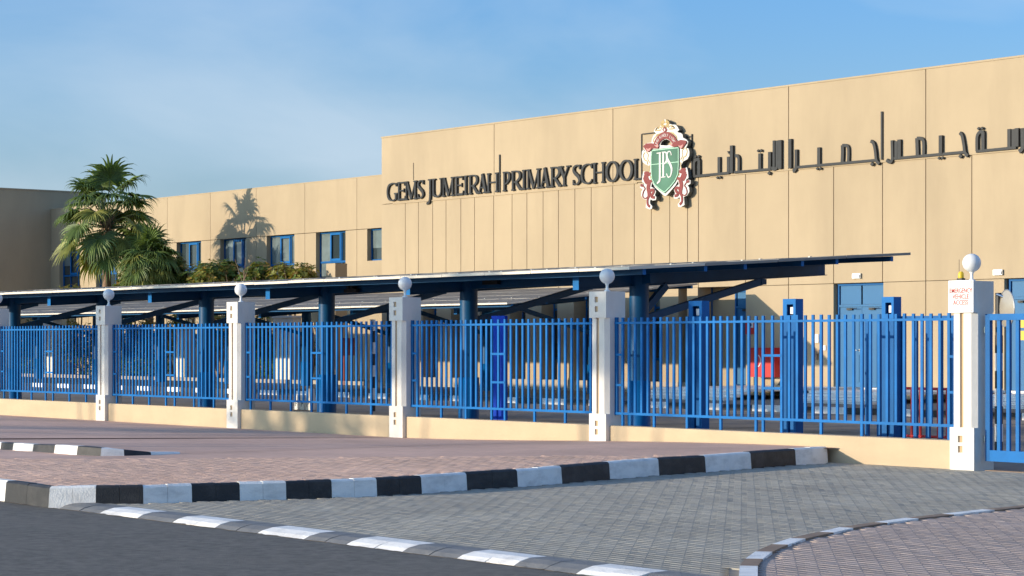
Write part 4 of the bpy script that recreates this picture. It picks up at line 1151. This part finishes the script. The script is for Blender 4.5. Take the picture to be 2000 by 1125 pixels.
# ribbon
rb_ = catmull([(300,425),(318,375),(348,336),(390,314),(430,322),(468,352),(495,400)],5)
cstroke([q4(a,b) for a,b in rb_],.21,YS-.036,YS-.0302,'ribbon','crest_red')
cprism([q4(*p) for p in [(184,418),(215,393),(262,390),(300,402),(332,428),(325,440),(272,440),(232,476),(210,458)]],YS-.040,YS-.001,'ribbon_tail','crest_red')
cprism([q4(*p) for p in [(452,418),(470,392),(500,372),(545,358),(590,366),(598,386),(565,430),(548,446),(520,418),(480,428)]],YS-.041,YS-.001,'ribbon_tail','crest_red')
cprism([q4(*p) for p in [(212,436),(232,445),(262,432),(248,462),(228,470)]],YS-.044,YS-.0405,'ribbon_fold','crest_pink')
cprism([q4(*p) for p in [(520,412),(545,416),(568,400),(560,430),(545,442)]],YS-.045,YS-.0415,'ribbon_fold','crest_pink')
cprism([q4(*p) for p in [(303,420),(325,395),(335,420),(320,432)]],YS-.043,YS-.0405,'ribbon_fold','crest_pink')
cprism([q4(*p) for p in [(440,395),(462,400),(466,415),(448,418)]],YS-.0435,YS-.0415,'ribbon_fold','crest_pink')
# motto
motto = 'LEAD KINDLY LIGHT'; n = len(motto)
for i,chh in enumerate(motto):
    if chh == ' ': continue
    t = .06+.88*i/(n-1); k = t*(len(rb_)-1); a = rb_[int(k)]; c = rb_[min(int(k)+1,len(rb_)-1)]; fr_ = k-int(k)
    x,y = a[0]+(c[0]-a[0])*fr_, a[1]+(c[1]-a[1])*fr_; p = q4(x,y); pa = q4(*a); pc = q4(*c); ang = atan2(pc[1]-pa[1],pc[0]-pa[0])
    me = text_mesh(chh,.125,'motto_letter','crest_white',.003,.8)
    me.transform(Matrix.Rotation(-ang,4,'Y'))
    link('motto_letter',me,crest,Vector((p[0],YS-.039,p[1]))-Vector(crest.location))
# diamond, flame and gold scrolls
cprism([q4(*p) for p in [(386,228),(410,262),(388,290),(364,262)]],YS-.022,YS-.0005,'diamond','crest_red')
cprism([q4(*p) for p in [(386,246),(394,262),(386,276),(378,262)]],YS-.026,YS-.0225,'diamond_centre','crest_white')
for sgn in (1,-1):
    ff = (lambda q: q) if sgn == 1 else mirror
    for pts,wd in (([(382,232),(362,222),(358,200),(382,182)],.1),([(350,262),(318,268),(300,262),(312,246),(330,250)],.035),([(358,250),(340,236),(318,240),(292,272)],.03),
                   ([(352,305),(310,318),(282,345),(276,372),(290,378)],.03),([(300,312),(330,300),(362,290)],.02),
                   ([(196,478),(180,505),(192,548),(214,560),(222,592)],.03),([(206,470),(226,500),(222,540),(240,575)],.025),([(238,600),(238,640),(228,672)],.03)):
        cstroke(ff([q4(a,b) for a,b in catmull(pts,4)]),wd,YS-.010,YS-.0005,'gold_scroll','crest_gold')
# mounting frame
for (xa,ya_,xb,yb_) in ((172,302,270,292),(172,302,172,830),(655,312,590,328),(660,715,655,812),(628,812,656,812)):
    pass
m = MB((u0,YB-.02,6)); p = PY(1256,262,YB); q = PY(1285,258,YB); m.bar((p.x,YB-.03,p.z),(q.x,YB-.03,p.z-.0),.03,.03)
p = PY(1340,268,YB); q = PY(1352,265,YB); m.bar((p.x,YB-.03,p.z),(q.x,YB-.03,p.z),.03,.03)
p = PY(1355,347,YB); q = PY(1353,366,YB); m.bar((p.x,YB-.03,p.z),(p.x,YB-.03,q.z),.04,.04,(0,1,0)); m.bar((p.x-.3,YB-.03,q.z),(p.x,YB-.03,q.z),.04,.04)
m.build('mounting_frame','letter_dark',crest)

# ================================================================ LEFT WING
YW = 50.4
RW = lambda r: r*YW
wing = empty('classroom_wing',(RW(-1.6),YW,0)); tag(wing,'lower cream classroom wing with blue windows left of the tall block','building')
ZWT = 8.33; ZWH = 6.24; ZTR = 4.98
xl_w = -99.2; xr_w = RW(-1.30)
def wb(x0,y0,z0,x1,y1,z1,name,m):
    b = MB(((x0+x1)/2,y0,z0)); b.box((x0,y0,z0),(x1,y1,z1),random.random()); return b.build(name,m,wing)
joints = [-1.4369-.0755*k for k in range(-1,8)]
jx = [xr_w]+[RW(r) for r in joints if RW(r) < xr_w-.5 and RW(r) > xl_w+.5]+[xl_w]
jx = sorted(jx)
for i in range(len(jx)-1): wb(jx[i]+J,YW,ZWH+.01,jx[i+1]-J,YW+.15,ZWT,'wall_panel','cream_wall')
wb(xl_w,YW+.16,0,xr_w,YW+.17,ZWT-.05,'backing_wall','cream_wall_joint') if False else None
wb(xl_w,YW+.151,ZWH+.005,xr_w,YW+.3,ZWT-.02,'backing_wall','cream_wall_joint')
wb(xl_w,YW-.01,ZWT+.001,xr_w,YW+.32,ZWT+.04,'coping','cream_wall')
wb(xl_w,YW+.32,ZWT-.4,xr_w,YW+12,ZWT-.3,'roof','sand')
# windows
WR = [(-1.4225,'short'),(-1.4959,'t'),(-1.5711,'t'),(-1.6467,'t'),(-1.7223,'t'),(-1.7985,'t'),(-1.8748,'t'),(-1.950,'t')]
WWD = .043
opens = []
for r0,kd in WR:
    x0 = RW(r0); x1 = RW(r0+WWD); zb = ZTR-.03 if kd == 'short' else 3.2
    opens.append((x0,x1,zb))
opens.sort()
cur = xl_w
zlow = 0
jset = sorted([x for x in jx])
for x0,x1,zb in opens+[(xr_w,xr_w,0)]:
    # pier panels between windows, split at joints
    cuts = [cur]+[j for j in jset if cur+.1 < j < x0-.1]+[x0]
    for a,c in zip(cuts[:-1],cuts[1:]): 
        if c-a > .05: wb(a+(J if a != cur else 0),YW,zlow,c-(J if c != x0 else 0),YW+.30,ZWH-.012,'wall_panel','cream_wall')
    if x1 > x0:
        wb(x0+.001,YW,0,x1-.001,YW+.30,zb,'wall_panel','cream_wall')
        # window
        wn = empty('window',Vector((x0,YW+.2,zb))-Vector(wing.location)); wn.parent = wing
        w = x1-x0; h = ZWH-zb
        def pb(a,c,name,m): mb = MB(); mb.box(a,c); return link(name,mb.mesh(name,m),wn)
        tz = ZTR-zb
        gm = random.choice(['glass','curtain_glass','glass'])
        pb((.02,.045,.02),(w-.02,.055,h-.02),'pane',gm)
        fr = MB()
        fr.box((0,0,0),(.06,.08,h)); fr.box((w-.06,0,0),(w,.08,h)); fr.box((.06,0,h-.06),(w-.06,.08,h)); fr.box((.06,0,0),(w-.06,.08,.06))
        if tz > .3:
            fr.box((.06,-.005,tz-.03),(w-.06,.079,tz+.05))
            fr.box((w*.36-.025,.005,.06),(w*.36+.025,.078,tz-.03)); fr.box((w*.74-.025,.005,.06),(w*.74+.025,.078,tz-.03))
        tzz = max(tz+.05,.06)
        fr.box((w*.36-.03,.002,tzz),(w*.36+.03,.078,h-.06)); fr.box((w*.74-.03,.002,tzz),(w*.74+.03,.078,h-.06))
        link('frame',fr.mesh('frame','blue_paint_dark'),wn)
        cs = MB(); a_ = w*.36+.035; c_ = w*.74-.035; zz0 = tzz+.005; zz1 = h-.065
        for s0,s1 in (((a_,-.03,zz0),(a_+.07,.0,zz1)),((c_-.07,-.03,zz0),(c_,.0,zz1)),((a_+.07,-.03,zz1-.07),(c_-.07,0,zz1)),((a_+.07,-.03,zz0),(c_-.07,0,zz0+.09))): cs.box(s0,s1)
        link('casement',cs.mesh('casement','blue_paint'),wn)
        bl_ = random.choice([0,.25,.45,.6])
        if bl_:
            pb((.07,.03,h*(1-bl_)),(w*.33,.04,h-.07),'blind','curtain_glass')
        cur = x1
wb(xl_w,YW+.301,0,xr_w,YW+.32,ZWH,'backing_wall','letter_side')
# left block, its side wall in shade
blk = empty('end_block',(-99.2,44,0)); tag(blk,'shaded cream end block at the left edge of the photo','building')
b = MB((-99.2,47,0)); b.box((-125,44.2,0),(-99.2,53.5,9.26)); b.build('wall','cream_wall',blk)
b = MB((-99.2,47,9)); b.box((-125.02,44.18,9.261),(-99.17,53.52,9.32)); b.build('coping','cream_wall',blk)
# stub pillar before the wing
p = PY(637,515,47.0); b = MB((p.x,47,0)); b.box((p.x,47,0),(p.x+.62,47.55,p.z)); o = b.build('stub_pillar','cream_wall'); tag(o,'plain cream square pillar in front of the classroom windows','pillar')

# white pillars seen behind the railings
for px0,px1,yt,Y,lb in ((84,104,622,44.75,'narrow white square pillar behind the far left railing'),(344,360,640,44.8,'white square pillar right of the palm-side railing bay centre'),(534,571,617,44.6,'wide white square pillar with flat cap behind the railing with the parking markers')):
    x0,x1 = XR(px0,Y),XR(px1,Y); zt = PY(px0,yt,Y).z
    r = empty('garden_pillar',(x0,Y,0)); tag(r,lb,'pillar','white pillars in the garden wall')
    m = MB(); m.box((0,0,.1),(x1-x0,.4,zt-.08)); link('shaft',m.mesh('shaft','white_render'),r)
    m = MB(); m.box((-.05,-.05,zt-.08),(x1-x0+.05,.45,zt)); link('cap',m.mesh('cap','white_render'),r)
# low planter wall behind the far canopy
b = MB((-80,44.5,0)); b.box((-98,44.42,.1),(XL-.3,44.58,.27)); tag(b.build('planter_wall','grey_plinth'),'low grey planter wall in front of the shrubs behind the canopies','low wall')
# dark red notice seen under the canopy
p = PY(667,660,44.0); q = PY(691,694,44.0); b = MB(p); b.box((p.x,44.0,q.z),(q.x,44.04,p.z)); b.box((p.x+.1,44.01,.0),(p.x+.16,44.03,q.z)); tag(b.build('red_notice','crest_red'),'dark red notice panel under the canopy between the parking markers and the striped pole','notice')

# ================================================================ VEGETATION
def fan_frond(scale, elev, seed, mt_, nseg=30, pet=1.1, young=False):
    """one fan leaf: arching petiole leaving the crown at elev, pleated blade, tips bent down by their weight"""
    rd = random.Random(seed); mb = MB()
    R = (.92 if not young else .95)*scale; P = pet*scale*(1 if not young else .6)
    g = Vector((0,0,-1)); p = Vector((0,0,0)); d = Vector((cos(elev),0,sin(elev))); pts = [p.copy()]
    for k in range(6):
        p = p+d*(P/6); d = (d+g*.055*(1.2-abs(sin(elev))*.6)*(k+1)/2.2).normalized(); pts.append(p.copy())
    T_ = (d+g*rd.uniform(.25,.6)).normalized(); S_ = Vector((0,1,0)); Nn = T_.cross(S_).normalized()
    if Nn.z < 0: Nn = -Nn
    hub = p
    kk = rd.uniform(1.5,2.9)
    for i in range(nseg):
        f = (i+.5)/nseg*2-1; ang = f*radians(rd.uniform(118,124))
        ln = R*(1-.30*abs(f)**2)*rd.uniform(.86,1.08); tip = kk*rd.uniform(.6,1.7); tone = rd.random()
        dd = (T_*cos(ang)+S_*sin(ang)+Nn*(.10+.22*abs(f))).normalized()
        q = hub.copy(); n = 6; c = [q.copy()]
        for k in range(n):
            s_ = (k+.5)/n
            q = q+dd*(ln/n); dd = (dd+g*tip*(.04+.42*s_**2.2)).normalized(); c.append(q.copy())
        side = (S_*cos(ang)-T_*sin(ang)).normalized()
        vs = []; fs = []
        for k,q in enumerate(c):
            w = [.010,.046,.060,.040,.026,.014,.002][k]*scale
            vs += [q-side*w-Nn*w*.5, q+Nn*w*.2, q+side*w-Nn*w*.5]
        for k in range(n):
            a = 3*k; fs += [(a,a+1,a+4,a+3),(a+1,a+2,a+5,a+4)]
        mb.add(vs,fs,tone)
    me = mb.mesh('frond',mt_)
    pm = MB(); pm.tube(pts,[.035*scale,.03*scale,.024*scale,.02*scale,.017*scale,.015*scale,.013*scale],6); me2 = pm.mesh('petiole','petiole')
    return me,me2
def fan_palm(loc, zc, scale, n, label, trunk_r, lean=0, seed=1, young=False):
    rd = random.Random(seed)
    r = empty('fan_palm',loc); tag(r,label,'palm tree','fan palms before the classroom wing')
    m = MB(); k = 22; pts = []; rad = []
    for i in range(k+1):
        t = i/k; pts.append((lean*t*t,.05*sin(3*t),zc*t-.2*(1-t))); rad.append(trunk_r*(1.25-.35*t)*(1+.045*(i % 2)+rd.uniform(-.02,.02)))
    m.tube(pts,rad,14); link('trunk',m.mesh('trunk','palm_bark'),r)
    m = MB()
    for i in range(70):
        a = rd.uniform(0,2*pi); z = zc-rd.uniform(0,.9*scale); rr_ = trunk_r*1.0
        p = Vector((lean+cos(a)*rr_,sin(a)*rr_,z)); m.bar(p,p+Vector((cos(a)*.12,sin(a)*.12,.2))*scale,.05*scale,.02*scale)
    o = link('leaf_base_boots',m.mesh('leaf_base_boots','bark'),r); o['kind'] = 'stuff'
    variants = []
    for i,e in enumerate((82,64,46,28,10,-8,-28)):
        for q,mt_ in enumerate(('palm_leaf','palm_leaf','palm_leaf_yellow' if i > 2 else 'palm_leaf')): variants.append((radians(e),fan_frond(scale,radians(e),seed*50+len(variants),mt_,young=young)))
    for i in range(n):
        t = i/(n-1)                     # 0 = top spear, 1 = lowest
        az = i*2.39996+rd.uniform(-.25,.25)
        e = radians(82-(104 if not young else 92)*t**.72+rd.uniform(-8,8))
        pool = sorted(variants,key=lambda v: abs(v[0]-e)+rd.uniform(0,.02))[:3]
        me,pe_ = rd.choice(pool)[1]
        o = bpy.data.objects.new('frond',me); C.objects.link(o); o.parent = r
        s_ = rd.uniform(.82,1.12)
        o.matrix_basis = Matrix.Translation((lean,0,zc-.45*scale*t))@Matrix.Rotation(az,4,'Z')@Matrix.Rotation(rd.uniform(-.3,.3),4,'X')@Matrix.Diagonal((s_,s_,s_,1))
        p_ = link('petiole',pe_,o)
    # hanging dead leaf strands
    m = MB()
    for i in range(60 if not young else 20):
        a = rd.uniform(0,2*pi); rr_ = rd.uniform(.15,.95)*scale; z0 = zc-rd.uniform(.3,1.0)*scale
        p = Vector((lean+cos(a)*rr_,sin(a)*rr_,z0)); q = p+Vector((rd.uniform(-.08,.08),rd.uniform(-.08,.08),-rd.uniform(.3,.85)*scale))
        d = Vector((cos(a+1.5),sin(a+1.5),0))*.018*scale
        m.add([p-d,p+d,q+d*.3,q-d*.3],[(0,1,2,3)])
    o = link('dead_strands',m.mesh('dead_strands','palm_dead'),r); o['kind'] = 'stuff'
    return r
pp = PY(206,428,45.0)
fan_palm((pp.x,45.0,.1), pp.z-.1, 1.40, 40, 'tall fan palm with a bare trunk in front of the classroom wing', .17, .1, 3)
pp = PY(290,508,45.7)
fan_palm((pp.x,45.7,.1), pp.z-.1, 1.12, 44, 'short bushy fan palm right of the tall one', .16, 0, 8, True)

def leafy(name, loc, ztop, rx, ry, rz, nl, mats, label, cat, group, seed, leaf=.16, zbase=None, stems=5):
    """branching shrub: stems with whorls of broad leaves, foliage filling an uneven crown"""
    rd = random.Random(seed); r = empty(name,loc); tag(r,label,cat,group)
    zc = ztop-rz
    m = MB(); tips = []
    for i in range(stems):
        a = 2*pi*i/stems+rd.uniform(-.4,.4); q = rd.uniform(.25,.85)
        p0 = Vector((rd.uniform(-.1,.1),rd.uniform(-.1,.1),0)); p2 = Vector((cos(a)*rx*q,sin(a)*ry*q,zc+rd.uniform(-.3,.5)*rz)); p1 = (p0+p2)/2+Vector((cos(a)*.1,sin(a)*.1,-.1))
        m.tube([p0,p1,p2],[.06,.045,.02],6)
        for k in range(3):
            e = p2+Vector((rd.uniform(-1,1)*rx*.35,rd.uniform(-1,1)*ry*.35,rd.uniform(.0,.6)*rz)); m.tube([p1.lerp(p2,.6+.1*k),e],[.025,.01],5)
    link('stems',m.mesh('stems','bark'),r)
    lumps = [(Vector((rd.uniform(-.7,.7)*rx,rd.uniform(-.7,.7)*ry,zc+rd.uniform(-.7,.55)*rz)),rd.uniform(.35,.62)) for k in range(11)]
    bufs = {mm: MB() for mm in mats}
    for i in range(nl):
        c0_,q = rd.choice(lumps)
        while True:
            d = Vector((rd.gauss(0,1),rd.gauss(0,1),rd.gauss(0,1)))
            if d.length > .01: break
        d.normalize(); rr_ = q*rd.uniform(.55,1.08)
        c_ = c0_+Vector((d.x*rx*rr_,d.y*ry*rr_,d.z*rz*rr_))
        if c_.z < .15: continue
        nw = 6; tw = rd.uniform(0,6); up_ = (d*.7+Vector((0,0,.8))).normalized()
        u = up_.orthogonal().normalized(); v = up_.cross(u)
        mm = rd.choices(mats,weights=WTS[:len(mats)])[0]; b_ = bufs[mm]; tone = rd.random()
        for k in range(nw):
            a = tw+2*pi*k/nw; dr = (u*cos(a)+v*sin(a)); out_d = (dr+up_*rd.uniform(.1,.7)).normalized(); sd = up_.cross(dr).normalized()
            ln = leaf*rd.uniform(.7,1.25); w = ln*.24
            p = c_; b_.add([p,p+out_d*ln*.5+sd*w,p+out_d*ln-up_*ln*.12,p+out_d*ln*.5-sd*w],[(0,1,2,3)],tone)
    for mm,b_ in bufs.items():
        if b_.v:
            o = link('foliage',b_.mesh('foliage',mm),r); o['kind'] = 'stuff'
    return r
WTS = [.6,.28,.12]
def shrub_at(px, ytop, Y, wpx, hm, nl, mats, label, seed, leaf=.17, group='shrubs behind the canopies'):
    p = PY(px,ytop,Y); Z = depthz(p.x,p.y); wm = wpx*Z/F/2
    return leafy('leafy_shrub',(p.x,Y,.1),p.z-.1,wm*1.1,min(wm,1.0),hm/2,nl,mats,label,'shrub',group,seed,leaf)
g3 = ['leaf_green','leaf_olive','leaf_rust']; y3 = ['leaf_olive','leaf_rust','leaf_green']
shrub_at(365,503,47.0,95,1.9,1300,g3,'dark green leafy shrub just right of the short palm',11)
shrub_at(432,501,46.6,105,1.9,1500,g3,'green frangipani shrub under the palm shadow on the wing wall',12)
shrub_at(492,504,46.8,85,1.8,1200,g3,'green shrub left of the bright blue framed window',13)
shrub_at(584,514,46.5,112,1.5,1200,y3,'yellowing shrub in front of the blue window left of the stub pillar',14)
shrub_at(250,520,46.2,70,2.2,800,g3,'low green shrub filling in between the two palms',15)
shrub_at(143,552,45.6,50,1.1,260,y3,'dry brown shrub top below the leftmost window',16,.12)
# lower planting seen under the canopies and through the railings
for i,(px,yt,wp,mt_,lb) in enumerate([(60,612,60,g3,'lower green shrub under the canopy at the far left'),(165,608,80,y3,'olive shrub under the canopy left of the palm-side post'),(270,612,70,g3,'dark shrub under the canopy behind the second railing bay'),(340,600,80,y3,'olive shrub under the canopy left of the third column'),(430,598,90,y3,'yellow green shrub under the canopy right of the third column'),(520,606,70,g3,'green shrub under the canopy left of the capped white pillar'),(600,612,60,y3,'olive shrub under the canopy behind the fourth column')]):
    shrub_at(px,yt,45.3,wp,2.2,420,mt_,lb,30+i,.15)
# clipped hedges, dark, at the foot
for i,(px0,px1) in enumerate(((-20,70),(150,190),(226,330),(470,560))):
    x0,x1 = XR(px0,44.9),XR(px1,44.9); n = max(1,int((x1-x0)/2.2))
    r = empty('hedge',((x0+x1)/2,44.95,.1)); tag(r,['dark clipped hedge at the far left behind the railing','short dark hedge left of the palm-side post','long dark hedge behind the second railing bay','dark clipped hedge right of the third post'][i],'hedge','dark hedges behind the canopies')
    b_ = MB(); rd = random.Random(i)
    for k in range(int((x1-x0)*260)):
        p = Vector((rd.uniform(x0,x1)-(x0+x1)/2,rd.uniform(-.25,.25),rd.uniform(.1,1.35+.25*sin(k*.37)))); 
        d = Vector((rd.gauss(0,1),rd.gauss(0,1)-.6,rd.gauss(0,1)+.4)).normalized(); s_ = d.orthogonal().normalized(); l = .12
        b_.add([p,p+d*l*.5+s_*l*.3,p+d*l,p+d*l*.5-s_*l*.3],[(0,1,2,3)],rd.random())
    o = link('foliage',b_.mesh('foliage','leaf_green'),r); o['kind'] = 'stuff'

# ================================================================ ACROSS THE ROAD, BEHIND THE CAMERA: what shades the foreground
if True:
    for i,(tx,ty,zt,rx,rz,nl) in enumerate([(-53.6,-8,9.9,1.7,1.6,520),(-43,-8,9.8,1.8,1.5,520),(-37.6,-8.5,10.2,1.9,1.7,560),(-47,-10,7.3,2.4,1.0,360)]):
        leafy('street_tree',(tx,ty,-.1),zt,rx,1.3,rz,int(nl*.55),['leaf_green','leaf_olive'],['leafy','spreading','tall','broad low'][i]+' street tree across the road behind the viewer','tree','street trees across the road',70+i,.26)
print('objects', len(bpy.data.objects))
